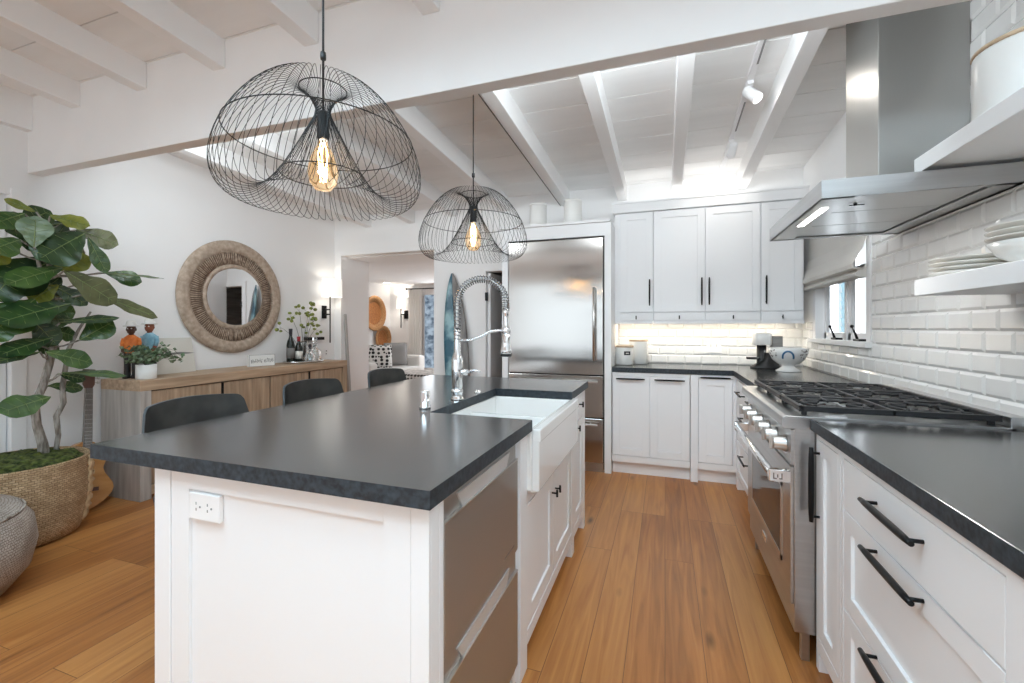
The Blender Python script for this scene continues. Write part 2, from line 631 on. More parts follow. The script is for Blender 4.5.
    def mesh(self, name, mats, off=(0, 0, 0)):
        me = bpy.data.meshes.new(name)
        ox, oy, oz = off
        me.from_pydata([(x - ox, y - oy, z - oz) for x, y, z in self.v], [], self.f)
        for p, s_, mi in zip(me.polygons, self.s, self.m):
            p.use_smooth = s_
            p.material_index = mi
        if self.uv:
            ul = me.uv_layers.new(name='UVMap')
            for p in me.polygons:
                q = self.uv.get(p.index)
                if q:
                    for li, c in zip(p.loop_indices, q):
                        ul.data[li].uv = c
        bm = bmesh.new()
        bm.from_mesh(me)
        bmesh.ops.remove_doubles(bm, verts=bm.verts, dist=1e-6)
        bmesh.ops.recalc_face_normals(bm, faces=bm.faces)
        bm.to_mesh(me)
        bm.free()
        for mm in (mats if isinstance(mats, (list, tuple)) else [mats]):
            me.materials.append(mm)
        return me


def bev(o, wd, seg=2):
    if wd:
        b = o.modifiers.new('edge', 'BEVEL')
        b.width = wd
        b.segments = seg
        b.limit_method = 'ANGLE'
        b.angle_limit = math.radians(50)
    return o


def tag(o, label=None, cat=None, group=None, kind=None):
    if label:
        o['label'] = label
    if cat:
        o['category'] = cat
    if group:
        o['group'] = group
    if kind:
        o['kind'] = kind
    return o


def thing(name, label, cat, loc=(0, 0, 0), group=None):
    o = bpy.data.objects.new(name, None)
    o.empty_display_size = .05
    COL.objects.link(o)
    o.location = loc
    ORI[o.name] = Vector(loc)
    return tag(o, label, cat, group)


def part(name, mb, mt, parent, bevel=0, label=None):
    off = ORI[parent.name]
    o = bpy.data.objects.new(name, mb.mesh(name, mt, off))
    COL.objects.link(o)
    o.parent = parent
    ORI[o.name] = off
    if label:
        o['label'] = label
    return bev(o, bevel)


def solo(name, mb, mt, label, cat, loc=(0, 0, 0), bevel=0, group=None):
    o = bpy.data.objects.new(name, mb.mesh(name, mt, loc))
    COL.objects.link(o)
    o.location = loc
    ORI[o.name] = Vector(loc)
    tag(o, label, cat, group)
    return bev(o, bevel)


def struct(name, mb, mt, bevel=0, parent=None):
    o = bpy.data.objects.new(name, mb.mesh(name, mt))
    COL.objects.link(o)
    ORI[o.name] = Vector((0, 0, 0))
    if parent:
        o.parent = parent
    else:
        o['kind'] = 'structure'
    return bev(o, bevel)


def copy_tree(o, loc=None, label=None, parent=None):
    c = o.copy()
    COL.objects.link(c)
    c.parent = parent
    if loc is not None:
        c.location = loc
    if label:
        c['label'] = label
    for ch in list(o.children):
        copy_tree(ch, parent=c)
    return c


# frames: (u, v, d) -> world; d points out of the face
def FY(y):      # faces the camera (-Y): u = x, v = z
    return lambda u, v, d: (u, y - d, v)


def FXm(x):     # faces -X: u = y, v = z
    return lambda u, v, d: (x - d, u, v)


def FXp(x):     # faces +X: u = y, v = z
    return lambda u, v, d: (x + d, u, v)


def FZ(z):
    return lambda u, v, d: (u, v, z + d)


def shaker(F, u0, u1, v0, v1, t=.02, rail=.058, rec=.009):
    m = MB()
    m.fbox(F, u0, u0 + rail, v0, v1, 0, t)
    m.fbox(F, u1 - rail, u1, v0, v1, 0, t)
    m.fbox(F, u0 + rail, u1 - rail, v0, v0 + rail, 0, t)
    m.fbox(F, u0 + rail, u1 - rail, v1 - rail, v1, 0, t)
    m.fbox(F, u0 + rail, u1 - rail, v0 + rail, v1 - rail, 0, t - rec)
    return m


def slab(F, u0, u1, v0, v1, t=.02):
    return MB().fbox(F, u0, u1, v0, v1, 0, t)


def pull(F, u, v, L, vertical=False, d0=.02, out=.032, r=.0062):
    """bar pull: tapered round bar on two posts"""
    m = MB()
    h = L / 2
    for s_ in (-1, 1):
        a = s_ * (h - .02)
        p = (u, v + a) if vertical else (u + a, v)
        m.tube([F(p[0], p[1], d0), F(p[0], p[1], d0 + out)], .0048, 8)
    pts, rr = [], []
    for i in range(9):
        t = -1 + 2 * i / 8
        p = (u, v + t * h) if vertical else (u + t * h, v)
        pts.append(F(p[0], p[1], d0 + out))
        rr.append(r * (1.18 - .35 * (abs(t) ** 4)))
    m.tube(pts, rr, 10)
    return m


def frame(F, u0, u1, v0, v1, holes, t=.0205, g=.004):
    """flush face frame round inset fronts: holes are (u0, u1, v0, v1)"""
    m = MB()
    us = sorted({u0, u1} | {h[0] - g for h in holes} | {h[1] + g for h in holes})
    vs = sorted({v0, v1} | {h[2] - g for h in holes} | {h[3] + g for h in holes})
    for i in range(len(us) - 1):
        run = None
        for j in range(len(vs) - 1):
            cu, cv = (us[i] + us[i + 1]) / 2, (vs[j] + vs[j + 1]) / 2
            inside = any(h[0] - g < cu < h[1] + g and h[2] - g < cv < h[3] + g for h in holes) or not (u0 < cu < u1 and v0 < cv < v1)
            if not inside:
                run = (run[0], vs[j + 1]) if run else (vs[j], vs[j + 1])
            if (inside or j == len(vs) - 2) and run:
                m.fbox(F, us[i], us[i + 1], run[0], run[1], 0, t)
                run = None
    return m


def tknob(F, u, v, d0=.02):
    m = MB()
    m.tube([F(u, v, d0), F(u, v, d0 + .022)], .004, 8)
    m.tube([F(u, v - .016, d0 + .024), F(u, v + .016, d0 + .024)], .005, 8)
    return m


# ============================================================ THE ROOM
XL, XR, YB = -4.02, 1.145, 4.48


def ceil_z(y):
    return 2.785 - .045 * (y - 1.72)


YN = -4.0
struct('floor', MB().box(-7, 1.4, YN, 9.0, -.06, 0), M['floor'])

# ceiling boards
c = MB()
y = YN
while y < 4.70:
    y1 = min(y + .30, 4.72)
    a, b = ceil_z(y + .003), ceil_z(y1 - .003)
    c.add([(XL - .1, y + .003, a), (XR + .1, y + .003, a), (XR + .1, y1 - .003, b), (XL - .1, y1 - .003, b),
           (XL - .1, y + .003, a + .03), (XR + .1, y + .003, a + .03), (XR + .1, y1 - .003, b + .03), (XL - .1, y1 - .003, b + .03)],
          [(0, 3, 2, 1), (4, 5, 6, 7), (0, 1, 5, 4), (1, 2, 6, 5), (2, 3, 7, 6), (3, 0, 4, 7)])
    y = y1
a, b = ceil_z(YN) + .012, ceil_z(4.72) + .012
c.add([(XL - .1, YN, a), (XR + .1, YN, a), (XR + .1, 4.72, b), (XL - .1, 4.72, b),
       (XL - .1, YN, a + .05), (XR + .1, YN, a + .05), (XR + .1, 4.72, b + .05), (XL - .1, 4.72, b + .05)],
      [(0, 3, 2, 1), (4, 5, 6, 7), (0, 1, 5, 4), (1, 2, 6, 5), (2, 3, 7, 6), (3, 0, 4, 7)])
struct('ceiling', c, M['ceil'])

# rafters running front to back
for i, xr in enumerate([-3.45, -2.83, -2.21, -1.59, -.928, -.355, .145, .70]):
    m = MB()
    for (ya, yb) in ((YN, 1.711), (1.785, YB if xr > -2.5 else 4.60)):
        P = []
        for yy in (ya, yb):
            zc = ceil_z(yy)
            P += [(xr - .085, yy, zc - .15), (xr, yy, zc - .15), (xr, yy, zc + .005), (xr - .085, yy, zc + .005)]
        m.add(P, [(0, 1, 2, 3), (7, 6, 5, 4), (0, 4, 5, 1), (1, 5, 6, 2), (2, 6, 7, 3), (3, 7, 4, 0)])
    struct('ceiling_beam' if i == 0 else 'ceiling_beam.%03d' % i, m, M['beam'], .004)
# ledger along the left wall and the big cross beam
m = MB().box(XL, XL + .06, YN, 1.711, 2.56, ceil_z(1.711) + .005)
struct('trim_1', m, M['beam'], .003)
struct('trim_2', MB().box(XL, XR, 1.711, 1.785, 2.285, 2.80), M['beam'], .004)

# left wall, solid from the closet door to the back corner
struct('wall_left', MB().box(XL - .12, XL, 1.70, 4.60, 0, 2.80).box(XL - .12, XL, YN, 1.70, 2.12, 3.05)
       .box(XL - .12, XL, YN, .62, 0, 2.12), M['wall'])
d = MB().box(XL - .08, XL - .045, .62, 1.64, 0, 2.12)
d1 = struct('door_1', d, M['cab'])
d2 = shaker(FXp(XL - .045), .66, 1.62, .02, 2.08, .022, .11, .012)
struct('door_panel', d2, M['cab'], .002, d1)
struct('trim_3', MB().box(XL - .12, XL + .012, 1.63, 1.705, 0, 2.16), M['wall'], .003)
struct('baseboard_left', MB().box(XL, XL + .014, 1.71, 4.60, 0, .11), M['wall'], .003)

# back wall with the wide opening to the living room and the pantry doorway
bw = MB()
YD = 4.60
bw.box(XL - .1, -3.916, YD, 5.16, 0, 2.32)            # deep left reveal
bw.box(XL - .1, -3.916, YD, YD + .12, 2.32, 2.80)
bw.box(-3.916, -2.45, YD, YD + .12, 2.175, 2.80)
bw.box(-2.507, -2.44, YB + .12, YD + .12, 0, 2.80)
bw.box(-2.507, -1.86, YB, YB + .12, 0, 2.80)
bw.box(-1.86, -1.15, YB, YB + .12, 1.87, 2.80)
bw.box(-1.15, XR + .002, YB, YB + .12, 0, 2.80)
struct('wall_back', bw, M['wall'])
cs = MB().box(-1.95, -1.86, YB - .018, YB, 0, 1.94).box(-1.86, -1.45, YB - .018, YB, 1.87, 1.94)
struct('trim_4', cs, M['wall'], .003)
# pantry
pn = MB().box(-1.95, -1.9, YB + .12, 5.4, 0, 2.1).box(-1.95, -1.1, 5.35, 5.4, 0, 2.1).box(-1.12, -1.07, YB + .12, 5.4, 0, 2.1)
pn.box(-1.95, -1.07, YB + .12, 5.4, 2.1, 2.15)
for z in (.5, .9, 1.3, 1.65):
    pn.box(-1.9, -1.12, 5.05, 5.35, z, z + .025)
struct('wall_pantry', pn, M['pantry'])
d2 = struct('door_2', MB().box(-1.853, -1.815, YB + .02, YB + .7, .01, 1.86), M['cab'], .003)
struct('door_hinge', MB().box(-1.865, -1.835, YB - .022, YB - .002, 1.55, 1.64), M['black'], .002, d2)

# right wall with the kitchen window
WY0, WY1, WZ0, WZ1 = 3.17, 4.12, 1.165, 2.02
rw = MB()
rw.box(XR, XR + .14, YN, WY0, 0, 3.05)
rw.box(XR, XR + .14, WY1, YB, 0, 3.05)
rw.box(XR, XR + .14, WY0, WY1, 0, WZ0)
rw.box(XR, XR + .14, WY0, WY1, WZ1, 3.05)
struct('wall_right', rw, M['wall'])
fr = MB()
fr.box(XR - .012, XR + .142, WY0 - .055, WY0 + .006, WZ0 - .03, WZ1 + .05)
fr.box(XR - .012, XR + .142, WY1 - .006, WY1 + .055, WZ0 - .03, WZ1 + .05)
fr.box(XR - .012, XR + .142, WY0 - .055, WY1 + .055, WZ1 - .006, WZ1 + .06)
ym = (WY0 + WY1) / 2
for (a, b) in ((WY0, ym - .012), (ym + .012, WY1)):
    fr.box(XR + .05, XR + .10, a, a + .045, WZ0, WZ1)
    fr.box(XR + .05, XR + .10, b - .045, b, WZ0, WZ1)
    fr.box(XR + .05, XR + .10, a, b, WZ0, WZ0 + .055)
    fr.box(XR + .05, XR + .10, a, b, WZ1 - .055, WZ1)
fr.box(XR + .04, XR + .12, ym - .012, ym + .012, WZ0, WZ1)
win = struct('window_1', fr, M['cab'], .003)
struct('window_sill', MB().box(XR - .045, XR + .143, WY0 - .075, WY1 + .075, WZ0 - .028, WZ0 + .006), M['cab'], .004, win)
struct('pane', MB().box(XR + .073, XR + .077, WY0 + .04, ym - .05, WZ0 + .05, WZ1 - .05).box(XR + .073, XR + .077, ym + .05, WY1 - .04, WZ0 + .05, WZ1 - .05), M['pane'], 0, win)
for yy in (3.27, 3.66):
    m = MB().box(XR - .03, XR + .012, yy - .045, yy + .045, WZ0 + .006, WZ0 + .02)
    m.tube([(XR - .01, yy + .03, WZ0 + .012), (XR - .02, yy + .035, WZ0 + .05), (XR - .03, yy + .055, WZ0 + .095)], [.009, .007, .006], 8)
    m.ball((XR - .03, yy + .058, WZ0 + .098), .011)
    struct('window_crank', m, M['black'], 0, win)
# pale siding of the house next door, seen through the window
ex = MB().box(3.3, 3.4, 7.0, 14.0, 0, 4.2, 1)
for (ya, yb) in ((9.15, 9.27), (10.0, 10.14), (10.9, 11.0)):
    ex.box(3.14, 3.3, ya, yb, 0, 4.2, 1)
for k in range(26):
    ex.add([(3.2, 9.27, k * .16), (3.2, 10.0, k * .16), (3.17, 10.0, k * .16 + .155), (3.17, 9.27, k * .16 + .155),
            (3.3, 9.27, k * .16), (3.3, 10.0, k * .16), (3.3, 10.0, k * .16 + .155), (3.3, 9.27, k * .16 + .155)],
           [(0, 1, 2, 3), (4, 7, 6, 5), (0, 4, 5, 1), (3, 2, 6, 7), (0, 3, 7, 4), (1, 5, 6, 2)])
struct('wall_exterior', ex, [M['exter'], M['wall']])

# end wall behind the camera: piers and head around the glass doors
struct('wall_front', MB().box(XL - .1, XL, YN - .1, YN, 0, 3.05).box(XL, XR + .1, YN - .1, YN, 2.45, 3.05)
       .box(XR - .15, XR + .1, YN - .1, YN, 0, 2.45), M['wall'])

# living room beyond the opening
FYB, FXL, FZC = 8.13, -5.62, 2.16
lv = MB()
lv.box(FXL - .1, FXL, 5.06, FYB + .1, 0, 2.4)
lv.box(FXL, XL - .1, 5.06, 5.16, 0, 2.4)
struct('wall_living', lv, M['wall'])
lw = MB().box(FXL - .1, -4.86, FYB, FYB + .1, 0, 2.4).box(-4.86, -3.2, FYB, FYB + .1, 2.0, 2.4).box(-4.86, -3.2, FYB, FYB + .1, 0, .35)
lw.box(-3.2, -1.6, FYB, FYB + .1, 0, 2.4)
struct('wall_end', lw, M['wall'])
struct('wall_partition', MB().box(-2.5, -2.4, YD + .121, FYB, 0, 2.4), M['wall'])
struct('ceiling_living', MB().box(FXL - .1, -2.4, YD + .12, FYB + .1, FZC, FZC + .05), M['wall'])
wf = MB().box(-4.86, -4.80, FYB, FYB + .06, .35, 2.0).box(-4.02, -3.96, FYB, FYB + .06, .35, 2.0).box(-4.8, -3.2, FYB, FYB + .06, 1.94, 2.0).box(-4.8, -3.2, FYB, FYB + .06, .35, .41)
win2 = struct('window_2', wf, M['cab'], .003)
struct('pane', MB().box(-4.80, -3.2, FYB + .03, FYB + .034, .41, 1.94), M['pane'], 0, win2)
st = noise_mix(mat('blue_grey_stone', (.2, .25, .3), .8), (.08, .11, .15), (.42, .48, .55), (7, 7, 9), 5, .35, .65, bump=.6, dist=.03)
struct('wall_garden', MB().box(-8, -2.4, 10.2, 10.4, 0, 3.2), st)

# ------------------------------------------------------------ bevelled wall tiles
TW, TH, GAP = .152, .0815, .0022


def tiles(F, u0, u1, v0, v1, holes=()):
    m = MB()
    row = 0
    v = v0
    while v < v1 - .012:
        vb = min(v + TH, v1)
        u = u0 - (TW / 2 if row % 2 else 0)
        while u < u1 - .012:
            a, b = max(u, u0) + GAP / 2, min(u + TW, u1) - GAP / 2
            c, d = v + GAP / 2, vb - GAP / 2
            segs = [(a, b, c, d)]
            for (h0, h1, g0, g1) in holes:
                out = []
                for (a_, b_, c_, d_) in segs:
                    if b_ <= h0 or a_ >= h1 or d_ <= g0 or c_ >= g1:
                        out.append((a_, b_, c_, d_))
                        continue
                    if a_ < h0:
                        out.append((a_, h0, c_, d_))
                    if b_ > h1:
                        out.append((h1, b_, c_, d_))
                    if c_ < g0:
                        out.append((max(a_, h0), min(b_, h1), c_, g0))
                    if d_ > g1:
                        out.append((max(a_, h0), min(b_, h1), g1, d_))
                segs = out
            for (a_, b_, c_, d_) in segs:
                if b_ - a_ < .012 or d_ - c_ < .012:
                    continue
                e = min(.011, (b_ - a_) * .4, (d_ - c_) * .4)
                P = [F(x, y_, .002) for x, y_ in ((a_, c_), (b_, c_), (b_, d_), (a_, d_))]
                P += [F(x, y_, .0042) for x, y_ in ((a_, c_), (b_, c_), (b_, d_), (a_, d_))]
                P += [F(x, y_, .0105) for x, y_ in ((a_ + e, c_ + e), (b_ - e, c_ + e), (b_ - e, d_ - e), (a_ + e, d_ - e))]
                fs = [(8, 9, 10, 11)]
                for k in range(4):
                    j = (k + 1) % 4
                    fs += [(k, j, 4 + j, 4 + k), (4 + k, 4 + j, 8 + j, 8 + k)]
                m.add(P, fs)
            u += TW
        v += TH
        row += 1
    m.fbox(F, u0, u1, v0, v1, -.02, .0025, 1) if not holes else None
    return m


WH = (WY0 - .056, WY1 + .056, WZ0 - .03, 4.0)
t = tiles(FXm(XR), .1, YB - .006, .916, ceil_z(3.0) - .05, holes=(WH, (WY1, 5, 1.30, 4.0)))
t.fbox(FXm(XR), .1, WY0 - .06, .916, 2.72, -.01, .0025, 1)
t.fbox(FXm(XR), WY0 - .06, YB, .916, WZ0 - .032, -.01, .0025, 1)
t.fbox(FXm(XR), WY1 + .056, YB, WZ0 - .032, 1.30, -.01, .0025, 1)
struct('wall_right_tile', t, [M['tile'], M['grout']])
struct('wall_back_tile', tiles(FY(YB), -.435, XR - .01, .916, 1.31), [M['tile'], M['grout']])

# ============================================================ CABINETS
CABZ = .873          # underside of the stone tops
# --- tall surround of the refrigerator
t = thing('refrigerator_surround', 'white painted tall surround framing the steel refrigerator', 'cabinet', (-.93, 4.15, 0))
part('side_panel', MB().box(-1.435, -1.375, 3.845, YB - .004, 0, 2.05), M['cab'], t, .002)
part('side_panel', MB().box(-.494, -.436, 3.845, YB - .004, 0, 2.05), M['cab'], t, .002)
part('header', MB().box(-1.435, -.436, 3.845, YB - .004, 2.05, 2.165), M['cab'], t, .002)
part('cap_moulding', MB().box(-1.455, -.445, 3.825, YB - .004, 2.165, 2.188), M['cab'], t, .002)

# --- refrigerator
t = thing('refrigerator', 'tall brushed stainless steel refrigerator built into a white surround', 'refrigerator', (-.935, 4.15, 0))
part('body', MB().box(-1.368, -.502, 3.87, 4.44, .02, 2.035), M['blackmat'], t)
FF = FY(3.87)
dr = part('door', MB().fbox(FF, -1.366, -.504, .845, 2.035, 0, .04), M['steel_f'], t, .004)
h = MB()
for z in (1.02, 1.55):
    h.tube([(-.575, 3.83, z), (-.575, 3.785, z)], .009, 10)
h.tube([(-.575, 3.785, .97), (-.575, 3.785, 1.60)], .012, 12)
part('handle', h, M['brushed'], dr)
for (a, b) in ((.475, .835), (.085, .465)):
    dw = part('drawer', MB().fbox(FF, -1.366, -.504, a, b, 0, .04), M['steel_f'], t, .004)
    h = MB()
    for x in (-1.26, -.61):
        h.tube([(x, 3.83, b - .045), (x, 3.785, b - .045)], .009, 10)
    h.tube([(-1.31, 3.785, b - .045), (-.545, 3.785, b - .045)], .011, 12)
    part('handle', h, M['brushed'], dw)
part('kick_plate', MB().box(-1.366, -.504, 3.86, 3.9, 0, .08), M['steel_h'], t)

# --- back base cabinets
Yf = 3.885
F = FY(Yf)
t = thing('base_cabinet', 'white base cabinet with two doors under the back counter, beside the refrigerator', 'cabinet', (-.12, 4.18, 0))
part('body', MB().box(-.43, .193, Yf, YB - .01, .11, CABZ), M['cab'], t, .001)
part('toe_kick', MB().box(-.43, .193, Yf + .03, YB - .01, 0, .105), M['cab'], t)
part('face_frame', frame(F, -.43, .193, .108, CABZ, [(-.425, .187, .165, .845)]), M['cab'], t)
for (a, b, hu) in ((-.425, -.123, -.277), (-.117, .187, .035)):
    dd = part('door', shaker(F, a, b, .165, .845), M['cab'], t, .0015)
    part('handle', pull(F, hu, .82, .235, out=.026), M['black'], dd)
t = thing('base_cabinet', 'white corner base cabinet with one narrow panelled door and a square leg', 'cabinet', (.38, 4.18, 0))
part('body', MB().box(.197, .545, Yf, YB - .01, .11, CABZ), M['cab'], t, .001)
part('leg', MB().box(.197, .252, Yf - .02, Yf + .04, 0, .11).box(.197, .252, Yf - .022, Yf, .11, CABZ), M['cab'], t, .001)
part('toe_kick', MB().box(.254, .545, Yf + .03, YB - .01, 0, .105), M['cab'], t)
part('face_frame', frame(F, .254, .545, .108, CABZ, [(.257, .505, .165, .845)]), M['cab'], t)
dd = part('door', shaker(F, .257, .505, .165, .845), M['cab'], t, .0015)
part('handle', pull(F, .38, .852, .22, out=.014), M['black'], dd)

# --- right run beyond the range
Xf = .548
G = FXm(Xf)
t = thing('drawer_cabinet', 'white drawer cabinet between the range and the back corner', 'cabinet', (.84, 3.36, 0))
part('body', MB().box(Xf, XR - .01, 2.85, 3.86, .10, CABZ), M['cab'], t, .001)
part('leg', MB().box(Xf - .018, Xf + .05, 3.79, 3.86, 0, .10).box(Xf - .018, Xf, 3.79, 3.86, .10, CABZ), M['cab'], t, .001)
part('toe_kick', MB().box(Xf + .04, XR - .01, 2.85, 3.79, 0, .098), M['cab'], t)
for (a, b, c, d) in ((2.86, 3.32, .675, .845), (3.33, 3.785, .675, .845), (2.86, 3.785, .40, .665), (2.86, 3.785, .115, .39)):
    dd = part('drawer', shaker(G, a, b, c, d, rail=.045) if c < .6 else slab(G, a, b, c, d), M['cab'], t, .0015)
    part('handle', pull(G, (a + b) / 2 + (.08 if c < .6 else 0), d - (.075 if c > .6 else .06), .26), M['black'], dd)

# --- right run this side of the range
t = thing('base_cabinet', 'narrow white pull-out cabinet with tall black handle beside the range', 'cabinet', (.84, 1.8, 0))
part('body', MB().box(Xf, XR - .01, 1.665, 1.912, .10, CABZ), M['cab'], t, .001)
part('leg', MB().box(Xf - .018, Xf + .05, 1.882, 1.912, 0, .10).box(Xf - .018, Xf, 1.882, 1.912, .10, CABZ), M['cab'], t, .001)
part('toe_kick', MB().box(Xf + .05, XR - .01, 1.665, 1.88, 0, .098), M['cab'], t)
part('face_frame', frame(G, 1.667, 1.882, .075, CABZ, [(1.69, 1.878, .13, .845)]), M['cab'], t)
dd = part('door', shaker(G, 1.69, 1.878, .13, .845, rail=.05), M['cab'], t, .0015)
part('handle', pull(G, 1.868, .685, .27, True, out=.026, r=.0085), M['black'], dd)

t = thing('drawer_cabinet', 'white cabinet with three wide drawers and black pulls under the near counter', 'cabinet', (.84, 1.2, 0))
part('body', MB().box(Xf, XR - .01, .25, 1.66, .10, CABZ), M['cab'], t, .001)
part('face_frame', frame(G, .25, 1.663, .075, CABZ, [(.95, 1.64, .692, .845), (.95, 1.64, .385, .687), (.95, 1.64, .085, .380)]), M['cab'], t)
part('toe_kick', MB().box(Xf + .05, XR - .01, .25, 1.66, 0, .098), M['cab'], t)
for (c, d, hz) in ((.692, .845, .792), (.385, .687, .664), (.085, .380, .385)):
    dd = part('drawer', slab(G, .95, 1.64, c, d) if c > .6 else shaker(G, .95, 1.64, c, d, rail=.055), M['cab'], t, .0015)
    part('handle', pull(G, 1.302, hz, .262, out=.030, r=.0075), M['black'], dd)

# --- stone tops of the wall runs
m = MB().box(.512, XR - .004, .2, 1.914, CABZ + .001, .915)
edged(solo('countertop', m, M['stone'], 'dark honed stone countertop over the drawers, nearest on the range wall', 'countertop', (.83, 1.05, CABZ + .001), .003))
m = MB().box(-.43, XR - .004, 3.855, YB - .004, CABZ + .001, .915).box(.512, XR - .004, 2.848, 3.855, CABZ + .001, .915)
edged(solo('countertop', m, M['stone'], 'dark stone corner countertop carrying the coffee maker and footed bowl', 'countertop', (.4, 4.1, CABZ + .001), .0))

# --- wall cabinets
Yu = 4.14
F = FY(Yu)


def wall_cab(label, x0, x1, doors, knobs):
    t = thing('wall_cabinet', label, 'cabinet', ((x0 + x1) / 2, 4.3, 1.29))
    part('body', MB().box(x0, x1, Yu, YB - .012, 1.315, 2.295), M['cab'], t, .001)
    part('light_rail', MB().box(x0, x1, Yu - .02, Yu, 1.288, 1.316), M['cab'], t, .001)
    for (a, b, hu) in doors:
        dd = part('door', shaker(F, a, b, 1.395, 2.285), M['cab'], t, .0015)
        part('handle', pull(F, hu, 1.567, .235, True, out=.026), M['black'], dd)
    for (a, b, hu) in knobs:
        dd = part('drawer', slab(F, a, b, 1.318, 1.388), M['cab'], t, .0015)
        part('knob', tknob(F, hu, 1.345), M['black'], dd)


wall_cab('single door white wall cabinet beside the refrigerator surround', -.436, -.1, [(-.385, -.103, -.13)], [(-.385, -.103, -.245)])
wall_cab('double door white wall cabinet in the middle of the back wall', -.098, .748, [(-.093, .324, .298), (.330, .745, .357)], [(-.093, .324, .118), (.330, .745, .542)])
wall_cab('single door white wall cabinet in the corner beside the window', .75, 1.062, [(.755, 1.05, .787)], [(.755, 1.05, .905)])
struct('trim_5', MB().box(-.452, 1.085, Yu - .035, YB - .012, 2.297, 2.385).box(-.46, 1.09, Yu - .045, Yu - .03, 2.375, 2.392), M['cab'], .002)
led = solo('under_cabinet_light', MB().box(-.40, 1.03, 4.30, 4.33, 1.298, 1.314), M['ledw'], 'warm glowing light strip under the wall cabinets', 'light', (.3, 4.31, 1.29))
area('under_cabinet_glow', (.31, 4.31, 1.292), (0, 0, 0), 1.4, .03, 1.7, (1, .93, .82))

# ============================================================ RANGE AND HOOD
RY0, RY1 = 1.922, 2.842
t = thing('range', 'stainless steel gas range with black iron grates and round knobs', 'range', (.8, 2.38, 0))
part('body', MB().box(.462, 1.12, RY0, RY1, .105, .90), M['steel_h'], t, .002)
part('bullnose', MB().prism(lambda u, v, d: (u, d, v), [(.428, .873), (.56, .873), (.56, .921), (.436, .921), (.424, .914), (.42, .900), (.42, .882)], RY0 - .003, RY1 + .003), M['steel_h'], t, .001)
part('cooktop', MB().box(.5, 1.1, RY0, RY1, .90, .922), M['steel_h'], t, .002)
part('control_panel', MB().box(.452, .464, RY0 + .005, RY1 - .005, .735, .868), M['steel_h'], t, .001)
K = FXm(.452)
for i in range(6):
    yk = 2.005 + i * .149
    m = MB()
    o = len(m.v)
    m.lathe([(0, .0), (.033, .0), (.033, .006), (.028, .012), (.026, .042), (.024, .048), (0, .048)], n=24)
    m.xf(lambda p: (.452 - p[2], yk + p[0], .798 + p[1]), o)
    kn = part('knob', m, M['brushed'], t)
    part('knob_grip', MB().box(.394, .406, yk - .007, yk + .007, .772, .824), M['brushed'], kn, .002)
od = part('oven_door', MB().box(.450, .463, RY0 + .006, RY1 - .006, .205, .725), M['steel_h'], t, .003)
part('oven_window', MB().box(.4485, .4505, 2.07, 2.69, .33, .61), M['glass_dark'], od, .002)
part('window_frame', MB().box(.447, .4505, 2.05, 2.07, .31, .63).box(.447, .4505, 2.69, 2.71, .31, .63).box(.447, .4505, 2.05, 2.71, .61, .63).box(.447, .4505, 2.05, 2.71, .31, .33), M['brushed'], od)
hb = MB().tube([(.393, RY0 + .03, .688), (.393, RY1 - .03, .688)], .016, 14)
hb.box(.378, .452, RY0 + .002, RY0 + .032, .664, .712).box(.378, .452, RY1 - .032, RY1 - .002, .664, .712)
hd = part('handle', hb, M['chrome'], od, .004)
# raised mark on the near end of the handle: an L, a small block and a mirrored L
mk = MB()
fm = FY(RY0 + .002)
for (a, b, c, d) in ((.392, .396, .679, .699), (.392, .404, .676, .680), (.405, .4095, .682, .694), (.4125, .4235, .676, .680), (.4195, .4235, .679, .699)):
    mk.fbox(fm, a, b, c, d, 0, .0008)
part('handle_mark', mk, M['gneck'], hd)
part('badge', MB().box(.446, .4505, 2.34, 2.42, .245, .275), M['chrome'], od, .001)
part('kick_panel', MB().box(.49, .50, RY0 + .02, RY1 - .02, .09, .20), M['steel_h'], t)
for (x, yy) in ((.50, RY0 + .02), (.50, RY1 - .02), (1.08, RY0 + .03), (1.08, RY1 - .03)):
    part('leg', MB().box(x - .014, x + .014, yy - .014, yy + .014, 0, .112), M['steel_h'], t, .002)
part('back_riser', MB().box(1.085, 1.135, RY0, RY1, .90, .958), M['steel_h'], t, .002)
gx0, gx1 = .482, 1.072
for g in range(3):
    a = RY0 + .016 + g * .2975
    b = a + .293
    m = MB()
    z0, z1 = .938, .958
    m.box(gx0, gx1, a, a + .014, z0, z1).box(gx0, gx1, b - .014, b, z0, z1).box(gx0, gx0 + .016, a, b, z0, z1).box(gx1 - .016, gx1, a, b, z0, z1)
    m.box((gx0 + gx1) / 2 - .007, (gx0 + gx1) / 2 + .007, a, b, z0, z1)
    for (x, yy) in ((gx0 + .02, a + .02), (gx0 + .02, b - .02), (gx1 - .02, a + .02), (gx1 - .02, b - .02)):
        m.box(x - .008, x + .008, yy - .008, yy + .008, .922, z0 + .004)
    yc = (a + b) / 2
    for xc in (gx0 + .15, gx1 - .15):
        ring = [(xc + .105 * math.cos(k * PI / 12), yc + .105 * math.sin(k * PI / 12), .950) for k in range(24)]
        m.tube(ring, .007, 6, closed=True)
        for k in range(8):
            ca, sa = math.cos(k * PI / 4), math.sin(k * PI / 4)
            r1 = .145 if k % 2 == 0 else .165
            m.tube([(xc + .05 * ca, yc + .05 * sa, .952), (xc + min(.138, r1) * ca, yc + min(.138, r1) * sa, .952)], .006, 6)
    part('grate', m, M['iron'], t, .002)
    for xc in (gx0 + .15, gx1 - .15):
        m = MB().lathe([(0, .92), (.055, .92), (.055, .928), (.04, .932), (.04, .937), (.036, .941), (0, .942)], xc, yc, 0, 24)
        part('burner', m, M['iron'], t)

